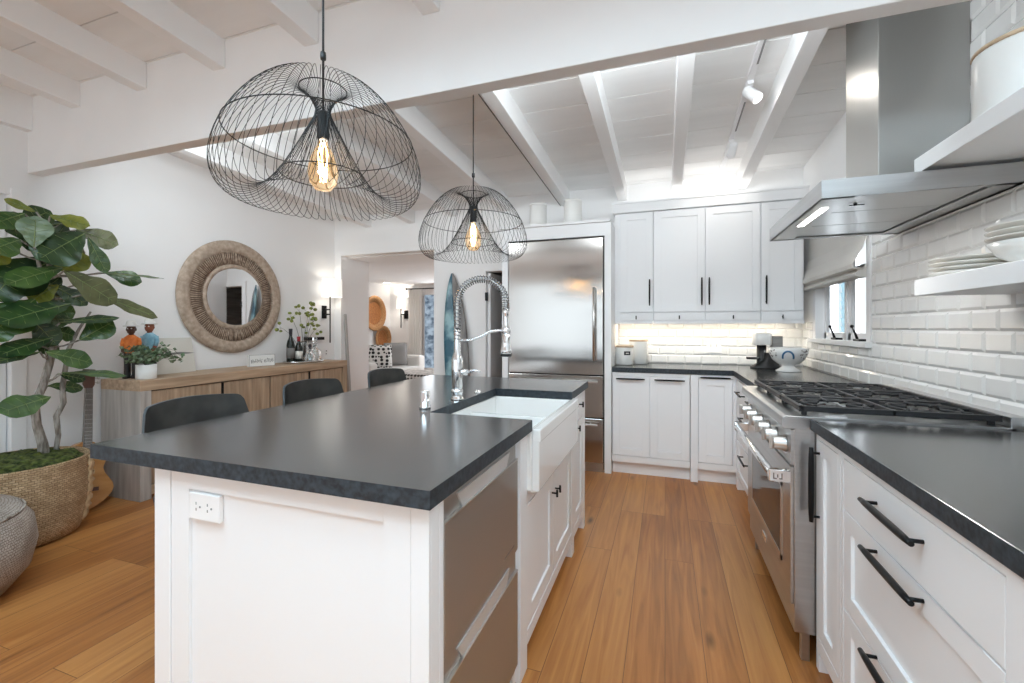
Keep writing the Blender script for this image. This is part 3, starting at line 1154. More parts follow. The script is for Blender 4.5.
# --- hood
t = thing('range_hood', 'stainless steel chimney range hood above the gas range', 'range hood', (.85, 2.38, 1.735))
HX0, HY0, HY1, HZ0, HZ1 = .55, 1.924, 2.785, 1.737, 1.803
part('canopy', MB().box(HX0, XR - .01, HY0, HY0 + .012, HZ0, HZ1).box(HX0, XR - .01, HY1 - .012, HY1, HZ0, HZ1).box(HX0, HX0 + .012, HY0, HY1, HZ0, HZ1)
     .box(XR - .03, XR - .01, HY0, HY1, HZ0, HZ1).box(HX0, XR - .01, HY0, HY1, HZ1 - .006, HZ1)
     .box(HX0, HX0 + .11, HY0, HY1, HZ0, HZ0 + .006).box(XR - .09, XR - .01, HY0, HY1, HZ0, HZ0 + .006).box(HX0, XR - .01, HY0, HY0 + .03, HZ0, HZ0 + .006).box(HX0, XR - .01, HY1 - .03, HY1, HZ0, HZ0 + .006), M['steel_h'], t, .0015)
for k in range(3):
    a = HY0 + .033 + k * .2665
    fl = part('filter', MB().box(HX0 + .115, XR - .095, a, a + .262, HZ0 + .008, HZ0 + .02), M['steel_h'], t, .003)
    if k == 0:
        part('filter_latch', MB().tube([(HX0 + .16, a + .13, HZ0 + .008), (HX0 + .16, a + .13, HZ0)], .006, 12).box(HX0 + .14, HX0 + .19, a + .127, a + .133, HZ0 + .001, HZ0 + .004), M['black'], fl)
part('light_strip', MB().box(HX0 + .045, HX0 + .07, HY0 + .16, HY1 - .36, HZ0 - .002, HZ0 + .002), M['ledc'], t)
area('hood_glow', (HX0 + .06, 2.26, HZ0 - .006), (0, 0, 0), .025, .33, 2.5, (1, .97, .92))
part('chimney', MB().box(.838, XR - .01, 2.228, 2.575, HZ1, ceil_z(2.38) - .01), M['steel_v'], t, .002)

# --- floating shelves and what stands on them
for (z0, z1, lb) in ((1.372, 1.431, 'thick white floating shelf holding the stacked plates'), (1.819, 1.877, 'thick white floating shelf above the plates, holding a white pot')):
    solo('floating_shelf', MB().box(.872, XR - .009, .9, 2.03, z0, z1), M['cab'], lb, 'shelf', (1.0, 1.5, z0), .002)


def plate_mb(r, cx=0, cy=0, z=0):
    return MB().lathe([(0, .002), (r * .5, .002), (r * .62, .0), (r * .66, .004), (r, .011), (r + .002, .0145), (r - .004, .015), (r * .66, .010), (r * .5, .008), (0, .008)], cx, cy, z, 40)


pm = plate_mb(.125).mesh('plate', M['plate'])
stack1 = [(1.006, 1.93, 1.431 + .0155 * k) for k in range(4)]
stack2 = [(1.006, 1.635, 1.431 + .068 + .0165 * k) for k in range(3)]
words = ['lowest', 'second lowest', 'second highest', 'topmost']
for k, p in enumerate(stack1):
    o = bpy.data.objects.new('plate', pm)
    COL.objects.link(o)
    o.location = p
    tag(o, words[k] + ' cream plate in the low stack of four at the end of the shelf', 'plate', 'cream plates on the lower shelf')
words = ['lowest', 'middle', 'topmost']
for k, p in enumerate(stack2):
    o = bpy.data.objects.new('plate', pm)
    COL.objects.link(o)
    o.location = p
    tag(o, words[k] + ' of three cream plates raised on the white bowl on the shelf', 'plate', 'cream plates on the lower shelf')
solo('serving_bowl', MB().lathe([(0, 0), (.06, 0), (.065, .008), (.1, .03), (.124, .0675), (.119, .0675), (.095, .034), (.05, .014), (0, .012)], 1.006, 1.635, 1.431, 40), M['plate'],
     'shallow white bowl under the higher stack of plates', 'bowl', (1.006, 1.635, 1.431))
t = thing('canister', 'large white ribbed pot with a tan rim on the upper shelf', 'pot', (1.005, 1.70, 1.877))
m = MB()
n = 120
prof = [(.118, 0), (.122, .01), (.122, .19), (.12, .195)]
m.lathe([(0, 0)] + prof + [(0, .195)], 1.005, 1.70, 1.877, n)
m.xf(lambda p: ((1.005 + (p[0] - 1.005) * (1 + .006 * math.cos(60 * math.atan2(p[1] - 1.7, p[0] - 1.005)))), (1.7 + (p[1] - 1.7) * (1 + .006 * math.cos(60 * math.atan2(p[1] - 1.7, p[0] - 1.005)))), p[2]))
part('pot_body', m, M['ceramic'], t)
part('lid', MB().lathe([(0, .195), (.123, .195), (.125, .2), (.123, .207), (0, .208)], 1.005, 1.70, 1.877, 48), M['woodlid'], t)

# --- roman shade
t = thing('roman_shade', 'cream fabric roman shade half lowered over the kitchen window', 'window shade', (1.1, 3.7, 1.6))
sy0, sy1 = 3.135, 4.255
m = MB()
prof = [(1.128, 2.13), (1.122, 1.80), (1.095, 1.72), (1.05, 1.635), (1.052, 1.61), (1.10, 1.602), (1.116, 1.63)]
prof2 = [(x + .006, z + .004) for x, z in reversed(prof)]
m.prism(lambda u, v, d: (u, d, v), prof + [(p[0] + .008, p[1] + .006) for p in reversed(prof)], sy0, sy1)
part('fabric', m, M['shade_cloth'], t)
part('lower_fold', MB().prism(lambda u, v, d: (u, d, v), [(1.116, 1.625), (1.07, 1.578), (1.076, 1.562), (1.126, 1.556), (1.128, 1.62)], sy0 + .015, sy1 - .015), M['shade_cloth'], t)
part('head_rail', MB().box(1.105, 1.133, sy0, sy1, 2.13, 2.16), M['cab'], t)

# --- track light
TX, TY0, TY1 = .475, 1.86, 4.30
zt = lambda y: ceil_z(y)
t = thing('track_light', 'white ceiling track with two spotlight heads', 'light', (TX, 3.0, 2.6))
m = MB()
P = []
for yy in (TY0, TY1):
    P += [(TX - .018, yy, zt(yy) - .022), (TX + .018, yy, zt(yy) - .022), (TX + .018, yy, zt(yy)), (TX - .018, yy, zt(yy))]
m.add(P, [(0, 1, 2, 3), (7, 6, 5, 4), (0, 4, 5, 1), (1, 5, 6, 2), (2, 6, 7, 3), (3, 7, 4, 0)])
part('rail', m, M['cab'], t, .002)
P = []
m = MB()
for (ya, yb) in ((TY0, 2.75), (3.15, 3.55)):
    P = []
    for yy in (ya, yb):
        P += [(TX + .004, yy, zt(yy) - .0235), (TX + .014, yy, zt(yy) - .0235), (TX + .014, yy, zt(yy) - .02), (TX + .004, yy, zt(yy) - .02)]
    m.add(P, [(0, 1, 2, 3), (7, 6, 5, 4), (0, 4, 5, 1), (1, 5, 6, 2), (2, 6, 7, 3), (3, 7, 4, 0)])
part('rail_slot', m, M['plugslot'], t)
for (yy, dirv) in ((2.95, (.55, -.35, -.75)), (3.72, (-.1, .9, -.5))):
    z = zt(yy) - .022
    dv = Vector(dirv).normalized()
    c0 = Vector((TX + .01, yy, z - .055))
    m = MB().box(TX - .016, TX + .016, yy - .05, yy + .05, z - .018, z)
    m.tube([(TX, yy, z - .01), c0], .008, 10)
    m.tube([c0 - dv * .05, c0 - dv * .04, c0 + dv * .055, c0 + dv * .06], [.02, .03, .034, .034], 18)
    hd = part('spot_head', m, M['cab'], t)
    part('lamp_face', MB().tube([c0 + dv * .06, c0 + dv * .062], .028, 18), M['ledc'], hd)
    spot('track_beam', tuple(c0 + dv * .07), tuple(c0 + dv * 1.5), 3.5, (1, .95, .88), 95)

# ============================================================ ISLAND
IX0, IX1, IY0, IY1 = -1.588, -.463, .810, 2.815
BXR, BXL, BY0, BY1 = -.480, -1.352, .848, 2.79
SX0, SX1, SY0, SY1 = -.915, -.434, 1.548, 2.312
t = thing('island_cabinet', 'white panelled kitchen island cabinet standing on the oak floor', 'cabinet', (-.93, 1.85, 0))
b = MB()
b.box(BXL, BXR, BY0, BY0 + .035, 0, CABZ)                       # end panel
b.box(-1.20, -1.10, BY0 + .035, BY1, 0, CABZ)                   # back
b.box(-1.10, BXR - .02, 1.445, 1.47, 0.0, CABZ)
b.box(-1.10, -.505, 1.47, 2.44, .10, .645)                       # sink base
b.box(-1.10, -.505, 2.44, BY1, .10, CABZ)
b.box(-1.10, -.93, 1.47, 2.44, .645, CABZ)
part('carcass', b, M['cab'], t, .001)
fm = FY(BY0)
e = MB()
e.fbox(fm, BXL, BXL + .062, 0, CABZ, 0, .012)
e.fbox(fm, BXR - .045, BXR, 0, CABZ, 0, .012)
e.fbox(fm, BXL + .064, BXL + .132, 0, CABZ, 0, .009)
e.fbox(fm, BXR - .118, BXR - .047, 0, CABZ, 0, .009)
e.fbox(fm, BXL + .132, BXR - .118, CABZ - .055, CABZ, 0, .009)
e.fbox(fm, BXL + .132, BXR - .118, 0, .12, 0, .009)
part('end_panel', e, M['cab'], t, .0015)
part('leg', MB().box(BXR - .05, BXR, BY0 + .036, BY0 + .055, 0, CABZ), M['cab'], t, .001)
part('leg', MB().box(BXR - .045, BXR, 1.472, 1.552, 0, CABZ), M['cab'], t, .0015)
part('leg', MB().box(BXR - .045, BXR, 2.375, 2.44, 0, .66), M['cab'], t, .0015)
part('leg', MB().box(BXR - .045, BXR, BY1 - .05, BY1, 0, CABZ), M['cab'], t, .0015)
part('rail', MB().box(BXR - .02, BXR, 1.555, 2.372, .085, .135).box(BXR - .02, BXR, 2.443, BY1 - .052, .085, .135), M['cab'], t)
P_ = FXp(-.502)
part('sink_apron_rail', MB().box(-.504, BXR - .004, 1.555, 2.372, .60, .642), M['cab'], t)
for (a, b_, hu) in ((1.557, 1.962, 1.935), (1.966, 2.372, 1.995)):
    dd = part('door', shaker(P_, a, b_, .14, .595, rail=.06), M['cab'], t, .0015)
    part('knob', tknob(P_, hu, .51), M['black'], dd)
dd = part('door', shaker(P_, 2.444, BY1 - .054, .14, .70, rail=.055), M['cab'], t, .0015)
dw = part('drawer', slab(P_, 2.444, BY1 - .054, .71, .86), M['cab'], t, .0015)
part('knob', tknob(P_, 2.60, .80), M['black'], dw)
part('knob', tknob(P_, 2.50, .68), M['black'], dd)
part('toe_kick', MB().box(-1.09, -.56, 1.48, BY1 - .06, 0, .1), M['cab'], t)

# outlet on the end panel
t = thing('power_outlet', 'white double power outlet on the island end panel', 'outlet', (-1.147, BY0 - .009, .778))
part('cover_plate', MB().fbox(fm, -1.212, -1.100, .742, .814, .0005, .0145), M['outlet'], t, .003)
m = MB()
for x in (-1.177, -1.135):
    m.fbox(fm, x - .008, x - .005, .783, .790, .0145, .0152).fbox(fm, x - .008, x - .005, .767, .774, .0145, .0152)
    m.tube([(x + .008, BY0 - .0145, .778), (x + .008, BY0 - .0155, .778)], .003, 8)
part('socket_slots', m, M['plugslot'], t)

# double drawer dishwasher
t = thing('dishwasher', 'brushed steel two-drawer dishwasher built into the island', 'dishwasher', (-.78, 1.18, .08))
part('body', MB().box(-1.09, -.505, .908, 1.440, .08, .868), M['blackmat'], t)
D = FXp(-.505)
for (z0, z1) in ((.492, .866), (.095, .484)):
    m = MB()
    zs = z1 - .062
    m.fbox(D, .906, 1.438, z0, zs, 0, .026)
    m.fbox(D, .906, 1.438, zs, z1, 0, .018)
    dd = part('drawer', m, M['steel_v'], t, .002)
    g = MB()
    g.prism(lambda u, v, d: (-.505 + d, u, v), [(1.01, zs), (1.335, zs), (1.365, zs + .042), (.98, zs + .042)], .018, .0225)
    part('grip_recess', g, M['grip'], dd)
    part('seam', MB().fbox(D, .906, 1.438, zs - .0015, zs + .0015, .018, .0275), M['brushed'], dd)
mk = MB()
for k in range(12):
    mk.fbox(D, 1.305 + k * .008, 1.311 + k * .008, .520, .527, .026, .0265)
part('small_lettering', mk, M['gneck'], t)

# island stone top with the sink cut-out
m = MB()
m.box(IX0, SX0 + .02, IY0, IY1, CABZ + .001, .915)
m.box(SX0 + .02, IX1, IY0, SY0 + .012, CABZ + .001, .915)
m.box(SX0 + .02, IX1, SY1 - .012, IY1, CABZ + .001, .915)
zz = []
bmx = m
edged(solo('countertop', m, M['stone'], 'large dark stone top of the kitchen island', 'countertop', (-1.0, 1.8, CABZ + .001)))

# farmhouse sink
t = thing('farmhouse_sink', 'white double-bowl farmhouse sink with a deep apron front', 'sink', (-.65, 1.95, .65))
ZT = .8725
m = MB()
m.box(SX1 - .028, SX1, SY0, SY1, .653, .881).box(SX1 - .05, SX1 - .028, SY0, SY1, .653, ZT)
m.box(SX0, SX0 + .022, SY0, SY1, .665, ZT)
m.box(SX0 + .022, SX1 - .05, SY0, SY0 + .022, .665, ZT)
m.box(SX0 + .022, SX1 - .05, SY1 - .022, SY1, .665, ZT)
m.box(SX0 + .022, SX1 - .05, SY0 + .022, SY1 - .022, .665, .68)
part('basin', m, M['enamel'], t, .006)
part('divider', MB().box(SX0 + .022, SX1 - .05, 1.945, 1.965, .68, .845), M['enamel'], t, .004)
part('rim', MB().box(SX1 - .026, SX1 + .005, SY0 - .001, SY1 + .001, .835, .883), M['enamel'], t, .005)
part('drain', MB().lathe([(0, .68), (.04, .68), (.04, .684), (0, .684)], -.68, 1.77, 0, 24).lathe([(0, .68), (.04, .68), (.04, .684), (0, .684)], -.68, 2.12, 0, 24), M['chrome'], t)

# spring faucet
fx, fy = -.93, 1.885
t = thing('faucet', 'tall chrome pull-down faucet with a coiled spring neck', 'faucet', (fx, fy, .915))
part('base', MB().lathe([(0, 0), (.031, 0), (.031, .006), (.025, .014), (.025, .03), (.029, .034), (.029, .042), (.024, .05), (0, .05)], fx, fy, .915, 28), M['chrome'], t)
part('column', MB().lathe([(.021, .05), (.026, .06), (.027, .19), (.022, .205), (.016, .225), (.014, .30), (.013, .345), (0, .345)], fx, fy, .915, 24), M['chrome'], t)
ang = math.radians(8)
ux, uy = math.cos(ang), math.sin(ang)
RA = .118
path = []
for i in range(9):
    path.append((0, 1.19 + .175 * i / 8))
for i in range(1, 25):
    a = PI - PI * i / 24
    path.append((RA + RA * math.cos(a), 1.365 + RA * math.sin(a)))
for i in range(1, 4):
    path.append((2 * RA, 1.365 - .03 * i / 3))
P3 = [Vector((fx + s_ * ux, fy + s_ * uy, z)) for s_, z in path]
part('hose', MB().tube(P3 + [Vector((fx + 2 * RA * ux, fy + 2 * RA * uy, 1.25))], .0075, 8), M['brushed'], t)
hx = []
turns = 44
N = len(P3)
steps = turns * 10
for i in range(steps + 1):
    f = i / steps * (N - 1)
    k = min(int(f), N - 2)
    p = P3[k].lerp(P3[k + 1], f - k)
    T_ = (P3[min(k + 1, N - 1)] - P3[max(k - 1, 0)]).normalized()
    B_ = Vector((-uy, ux, 0))
    N_ = T_.cross(B_)
    a = 2 * PI * turns * i / steps
    hx.append(p + (N_ * math.cos(a) + B_ * math.sin(a)) * .0165)
part('spring', MB().tube(hx, .0026, 5), mat('dark_chrome', (.38, .38, .39), .22, 1.0), t)
ex_, ey_ = fx + 2 * RA * ux, fy + 2 * RA * uy
sp = MB().lathe([(0, 1.345), (.016, 1.345), (.018, 1.33), (.013, 1.315), (.013, 1.235), (.019, 1.225), (.02, 1.18), (.026, 1.15), (.028, 1.135), (0, 1.135)], ex_, ey_, 0, 24)
shp = part('spray_head', sp, M['chrome'], t)
part('spray_nozzle', MB().lathe([(0, 1.135), (.027, 1.135), (.027, 1.122), (0, 1.122)], ex_, ey_, 0, 24), M['blackmat'], shp)
arm = [(fx, fy, 1.195), (fx + .06 * ux, fy + .06 * uy, 1.195), (fx + .12 * ux, fy + .12 * uy, 1.215), (fx + .16 * ux, fy + .16 * uy, 1.238), (fx + .215 * ux, fy + .215 * uy, 1.242)]
part('holder_arm', MB().tube(arm, .007, 10).lathe([(.022, 1.23), (.024, 1.235), (.024, 1.25), (.022, 1.255), (.013, 1.25), (.013, 1.235)], ex_, ey_, 0, 20, closed=True), M['chrome'], t)
lv_ = MB().tube([(fx, fy, 1.045), (fx + .05, fy + .005, 1.045)], .015, 14).tube([(fx + .05, fy + .005, 1.047), (fx + .085, fy + .008, 1.055), (fx + .115, fy + .01, 1.05)], [.008, .006, .0045], 8)
part('lever', lv_, M['chrome'], t)
solo('air_gap', MB().lathe([(0, 0), (.024, 0), (.024, .01), (.021, .012), (.021, .07), (.019, .074), (0, .074)], -.955, 1.63, .915, 28), M['chrome'], 'short chrome cylinder cap on the island beside the sink', 'air gap', (-.955, 1.63, .915))
solo('push_button', MB().lathe([(0, 0), (.02, 0), (.02, .004), (.013, .007), (.013, .013), (0, .015)], -.925, 2.12, .915, 24), M['chrome'], 'small round chrome button in the island top behind the faucet', 'button', (-.925, 2.12, .915))

# ============================================================ PENDANTS
PROF = [(.022, 1.935), (.028, 1.958), (.045, 1.985), (.07, 2.006), (.095, 2.018), (.125, 2.016), (.165, 1.992), (.21, 1.948), (.248, 1.895), (.278, 1.838), (.297, 1.78),
        (.302, 1.730), (.293, 1.690), (.273, 1.664), (.245, 1.651), (.212, 1.653), (.18, 1.669), (.15, 1.699), (.122, 1.738), (.095, 1.785), (.07, 1.832), (.047, 1.878), (.03, 1.912)]


def smooth_loop(pts, k=3):
    n = len(pts)
    out = []
    for i in range(n):
        p0, p1, p2, p3 = (Vector(pts[(i + j) % n]) for j in (-1, 0, 1, 2))
        for j in range(k):
            t_ = j / k
            out.append(.5 * ((2 * p1) + (-p0 + p2) * t_ + (2 * p0 - 5 * p1 + 4 * p2 - p3) * t_ ** 2 + (-p0 + 3 * p1 - 3 * p2 + p3) * t_ ** 3))
    return out


LOOP = smooth_loop(PROF, 2)
NL = len(LOOP)


def pendant_shade():
    m = MB()
    W = 58
    for k in range(W):
        a0 = 2 * PI * k / W
        pts = []
        for i, q in enumerate(LOOP):
            f = i / NL
            # twist out over the dome and back under
            tw = .22 * math.sin(PI * min(1, f / .62)) if f < .62 else 0
            pts.append((q.x * math.cos(a0 + tw), q.x * math.sin(a0 + tw), q.y))
        m.tube(pts, .00092, 4, closed=True)
    return m


def ring(r, z, rr=.0018):
    return MB().tube([(r * math.cos(2 * PI * i / 64), r * math.sin(2 * PI * i / 64), z) for i in range(64)], rr, 5, closed=True)


def pendant(label, zc):
    t = thing('pendant_lamp', label, 'lamp', (0, 0, 0), 'wire pendants over the island')
    part('wire_shade', pendant_shade(), M['wire'], t)
    part('shade_hoop', ring(.274, 1.848), M['wire'], t)
    part('shade_hoop', ring(.124, 1.735), M['wire'], t)
    part('shade_hoop', ring(.07, 2.006), M['wire'], t)
    part('socket', MB().lathe([(0, 1.937), (.012, 1.937), (.017, 1.927), (.019, 1.857), (.016, 1.847), (0, 1.847)], n=20), M['blackmat'], t)
    bl = part('bulb', MB().lathe([(.013, 1.847), (.016, 1.832), (.032, 1.802), (.043, 1.767), (.045, 1.742), (.039, 1.712), (.024, 1.692), (0, 1.687)], n=24), M['bulb'], t)
    fil = MB()
    for k in range(5):
        a = 2 * PI * k / 5
        fil.tube([(.005 * math.cos(a), .005 * math.sin(a), 1.840), (.013 * math.cos(a), .013 * math.sin(a), 1.802), (.011 * math.cos(a + .5), .011 * math.sin(a + .5), 1.752), (.008 * math.cos(a + 1), .008 * math.sin(a + 1), 1.717)], .0013, 5)
    part('filament', fil, M['bulbglow'], bl)
    part('cord', MB().tube([(0, 0, 1.935), (0, 0, zc)], .0035, 8), M['blackmat'], t)
    part('cord_grip', MB().lathe([(0, 2.125), (.008, 2.125), (.009, 2.118), (.009, 2.108), (.008, 2.102), (0, 2.102)], n=14), M['blackmat'], t)
    return t


p1 = pendant('black wire pendant lamp with glowing bulb, nearest over the island', 2.60)
p1.location = (-1.02, 1.117, 0)
p2 = copy_tree(p1, (-1.02, 2.27, 0), 'black wire pendant lamp nearer the faucet end of the island')
part('ceiling_cap', MB().lathe([(0, 2.60), (.055, 2.60), (.055, ceil_z(1.117)), (0, ceil_z(1.117))], n=28), M['blackmat'], p1)
# second pendant hangs from the rafter and its cable runs along the rafter edge
zr = ceil_z(2.27) - .15
for ch in p2.children:
    if ch.name.startswith('cord') and not ch.name.startswith('cord_grip'):
        ch.data = MB().tube([(0, 0, 1.935), (0, 0, zr), (.003, .02, zr - .003)] + [(.003, yy, ceil_z(2.27 + yy) - .153) for yy in (.1, .8, 1.5, 2.17)], .0035, 8).mesh('cord', M['blackmat'])
point('pendant_glow', (-1.02, 1.117, 1.745), 52, (1, .95, .89), .012)
point('pendant_glow', (-1.02, 2.27, 1.745), 52, (1, .95, .89), .012)

# ============================================================ STOOLS
def stool_mesh(t):
    # back opens towards the island (+X); local origin on the floor under the seat
    def shell(u, zz):         # u -1..1 across, zz height -> point of the back's front face
        wd = .198 + .018 * (1 - (zz - .62) / .36) + .012
        return Vector((-.20 - .035 * (zz - .66) / .3 + .075 * abs(u) ** 2.2, u * wd, zz))
    nU, nZ = 41, 9
    F_, B_ = [], []
    for j in range(nZ):
        for i in range(nU):
            u = -1 + 2 * i / (nU - 1)
            v = j / (nZ - 1)
            top = .968 + .012 * (1 - u * u)
            cor = .02 * max(0, (abs(u) - .9) / .1) ** 2
            z = .80 + (top - cor - .80) * v
            uu = u * (1.02 - .11 * v)
            p = shell(uu, z)
            F_.append(p)
            q = p.copy()
            q.x -= .014
            B_.append(q)
    m = MB()
    fs = []
    for j in range(nZ - 1):
        for i in range(nU - 1):
            k = j * nU + i
            fs.append((k, k + 1, k + nU + 1, k + nU))
    m.add(F_, fs, True)
    m.add(B_, [tuple(reversed(f)) for f in fs], True)
    n = nU * nZ
    edge = [i for i in range(nU)] + [j * nU + nU - 1 for j in range(1, nZ)] + [(nZ - 1) * nU + i for i in range(nU - 2, -1, -1)] + [j * nU for j in range(nZ - 2, 0, -1)]
    m2 = MB()
    P = [F_[k] for k in edge] + [B_[k] for k in edge]
    L = len(edge)
    m2.add(P, [(i, (i + 1) % L, L + (i + 1) % L, L + i) for i in range(L)])
    part('backrest', m, M['leather'], t)
    part('backrest_edge', m2, M['rim'], t)
    s = MB().loft([(-.01, 0, .625, .17, .18), (-.01, 0, .632, .2, .21), (-.01, 0, .655, .205, .213), (-.01, 0, .668, .19, .2)], 28, pw=.7)
    part('seat', s, M['leather'], t)
    part('back_bracket', MB().tube([(-.17, -.09, .635), (-.215, -.09, .68), (-.218, -.09, .76)], .008, 8).tube([(-.17, .09, .635), (-.215, .09, .68), (-.218, .09, .76)], .008, 8), M['black'], t)
    for sx in (-1, 1):
        for sy in (-1, 1):
            part('leg', MB().tube([(sx * .09 + .02, sy * .10, .63), (sx * .11 + .03, sy * .12, 0)], [.012, .009], 10), M['black'], t)
    fr_ = [(sx * .104 + .027, sy * .114, .2) for sx, sy in ((-1, -1), (1, -1), (1, 1), (-1, 1))]
    part('footrest', MB().tube(fr_ + fr_[:1], .007, 8), M['black'], t)


t = thing('counter_stool', 'dark leather counter stool, nearest of three along the island', 'stool', (0, 0, 0), 'counter stools along the island')
stool_mesh(t)
t.location = (-1.555, 1.232, 0)
copy_tree(t, (-1.555, 1.833, 0), 'dark leather counter stool, middle of three along the island')
copy_tree(t, (-1.555, 2.475, 0), 'dark leather counter stool, farthest of three along the island')

# ============================================================ SIDEBOARD AND ITS THINGS
SBX0, SBX1, SBY0, SBY1, SBZ = -4.0, -3.556, 2.105, 4.285, .87
t = thing('sideboard', 'long weathered oak sideboard with plank doors against the left wall', 'sideboard', (-3.78, 3.2, 0))
part('top', MB().box(SBX0, SBX1, SBY0, SBY1, SBZ - .075, SBZ), M['oak_y'], t, .003)
part('side_panel', MB().box(SBX0, SBX1, SBY0, SBY0 + .075, 0, SBZ - .075), M['oak_end'], t, .003)
part('side_panel', MB().box(SBX0, SBX1, SBY1 - .075, SBY1, 0, SBZ - .075), M['oak_z'], t, .003)
part('bottom_panel', MB().box(SBX0, SBX1 - .004, SBY0 + .075, SBY1 - .075, .03, .10), M['oak_y'], t, .003)
part('back_panel', MB().box(SBX0, SBX0 + .02, SBY0 + .075, SBY1 - .075, .10, SBZ - .075), M['blackmat'], t)
edges = [SBY0 + .075, 2.735, 3.22, 3.705, SBY1 - .075]
for k in range(4):
    a, b = edges[k] + (.008 if k else .003), edges[k + 1] - (.008 if k < 3 else .003)
    m = MB()
    npk = 5
    for j in range(npk):
        pa, pb = a + (b - a) * j / npk, a + (b - a) * (j + 1) / npk
        m.box(SBX1 - .03, SBX1 - .012, pa + .0015, pb - .0015, .106, SBZ - .083)
    m.box(SBX1 - .032, SBX1 - .016, a, b, .106, SBZ - .083)
    part('door', m, M['oak_z'], t, .0015)
for yy in (2.735, 3.705):
    part('handle', MB().box(SBX1 - .03, SBX1 - .004, yy - .007, yy + .007, .45, SBZ - .083), M['black'], t)

# leaning canvas
m = MB()
Cv = lambda u, v, d: (-3.985 + .06 * (1 - v / .30) + d, u, SBZ + v)
m.fbox(Cv, 2.42, 2.752, 0.0, .297, 0, .018)
t = thing('canvas_painting', 'cream canvas with one dark brush stroke leaning on the sideboard wall', 'painting', (-3.95, 2.6, SBZ))
part('canvas', m, M['canvaspaint'], t, .002)
s = MB()
pts = [(2.50, .155), (2.56, .172), (2.64, .176), (2.70, .170), (2.762, .163), (2.70, .158), (2.60, .157), (2.53, .145)]
s.prism(Cv, pts, .018, .0195)
part('brush_stroke', s, M['grey_strip'], t)

# round rattan mirror: built around +X axis then set on the wall
def about_x(m, cx, cy, cz):
    return m.xf(lambda p: (cx + p[2], cy + p[0], cz + p[1]))


MC = (XL + .004, 3.185, 1.556)
t = thing('wall_mirror', 'round mirror in a wide woven rattan frame above the sideboard', 'mirror', MC)
part('outer_band', about_x(MB().lathe([(.432, .004), (.540, .004), (.548, .018), (.540, .034), (.50, .044), (.455, .040), (.432, .030)], n=96, closed=True), *MC), M['rattan'], t)
part('inner_band', about_x(MB().lathe([(.272, .006), (.318, .006), (.318, .028), (.30, .036), (.28, .032), (.272, .02)], n=80, closed=True), *MC), M['rattan'], t)
m = MB()
for k in range(132):
    a = 2 * PI * k / 132 + random.uniform(-.006, .006)
    r = random.uniform(.0032, .0052)
    m.tube([(.312 * math.cos(a), .312 * math.sin(a), .026), (.44 * math.cos(a + random.uniform(-.012, .012)), .44 * math.sin(a), .032)], r, 5)
part('reed_spokes', about_x(m, *MC), M['reed'], t)
part('backing', about_x(MB().lathe([(.31, .004), (.44, .004), (.44, .009), (.31, .009)], n=80, closed=True), *MC), M['reedback'], t)
part('mirror_glass', about_x(MB().lathe([(0, .024), (.285, .024), (.285, .027), (0, .027)], n=80, smooth=False).xf(lambda p: (p[0], p[1], p[2] + .085 * p[0])), *MC), M['mirror'], t)


# carved figures
def figure(name, label, x, y, h, shirt, skin, turn):
    t = thing(name, label, 'figurine', (x, y, SBZ))
    s = h / .43

    def X(m):
        ca, sa = math.cos(turn), math.sin(turn)
        return m.xf(lambda p: (x + s * (p[0] * ca - p[1] * sa), y + s * (p[0] * sa + p[1] * ca), SBZ + s * p[2]))
    m = MB()
    for sy in (-1, 1):
        m.loft([(.012, sy * .024, 0, .038, .021), (.014, sy * .024, .014, .036, .021), (-.002, sy * .024, .024, .022, .02), (0, sy * .023, .10, .021, .02), (0, sy * .02, .185, .026, .024)], 14)
    m.loft([(0, 0, .165, .03, .046), (0, 0, .2, .032, .048)], 16)
    part('trousers', X(m), M['trouser'], t)
    m = MB()
    m.loft([(0, 0, .185, .034, .05), (0, 0, .235, .032, .042), (0, 0, .275, .034, .047), (0, 0, .298, .028, .045), (0, 0, .31, .018, .03), (0, 0, .32, .014, .018)], 20)
    for sy in (-1, 1):
        m.tube([(0, sy * .042, .292), (.004, sy * .05, .255), (.014, sy * .046, .22)], [.016, .015, .013], 12)
    part('shirt', X(m), shirt, t)
    m = MB()
    for sy in (-1, 1):
        m.tube([(.014, sy * .046, .222), (.026, sy * .04, .198), (.034, sy * .03, .19)], [.012, .011, .008], 10)
    m.loft([(0, 0, .312, .014, .015), (.002, 0, .328, .016, .016), (.004, 0, .336, .026, .022), (.003, 0, .352, .031, .026), (.001, 0, .372, .031, .027), (0, 0, .388, .024, .022)], 18)
    m.ball((.034, 0, .356), .0075)
    m.ball((.03, 0, .343), .009, sq=(.6, 1.3, .5))
    for sy in (-1, 1):
        m.ball((.0, sy * .028, .358), .009, sq=(.8, .5, 1.2))
    hd = part('head', X(m), skin, t)
    e = MB()
    for sy in (-1, 1):
        e.ball((.029, sy * .011, .365), .0045)
    part('eyes', X(e), M['hat'], hd)
    part('hat', X(MB().lathe([(0, .383), (.048, .381), (.05, .385), (.034, .391), (.03, .41), (.026, .422), (.012, .428), (0, .428)], n=28)), M['hat'], t)
    return t


figure('carved_figure', 'carved figurine in an orange shirt and white hat on the sideboard', -3.86, 2.225, .445, M['orange'], M['skin_d'], math.radians(-50))
figure('carved_figure', 'carved figurine in a light blue shirt and white hat on the sideboard', -3.86, 2.352, .465, M['bluepaint'], M['skin_r'], math.radians(-62))

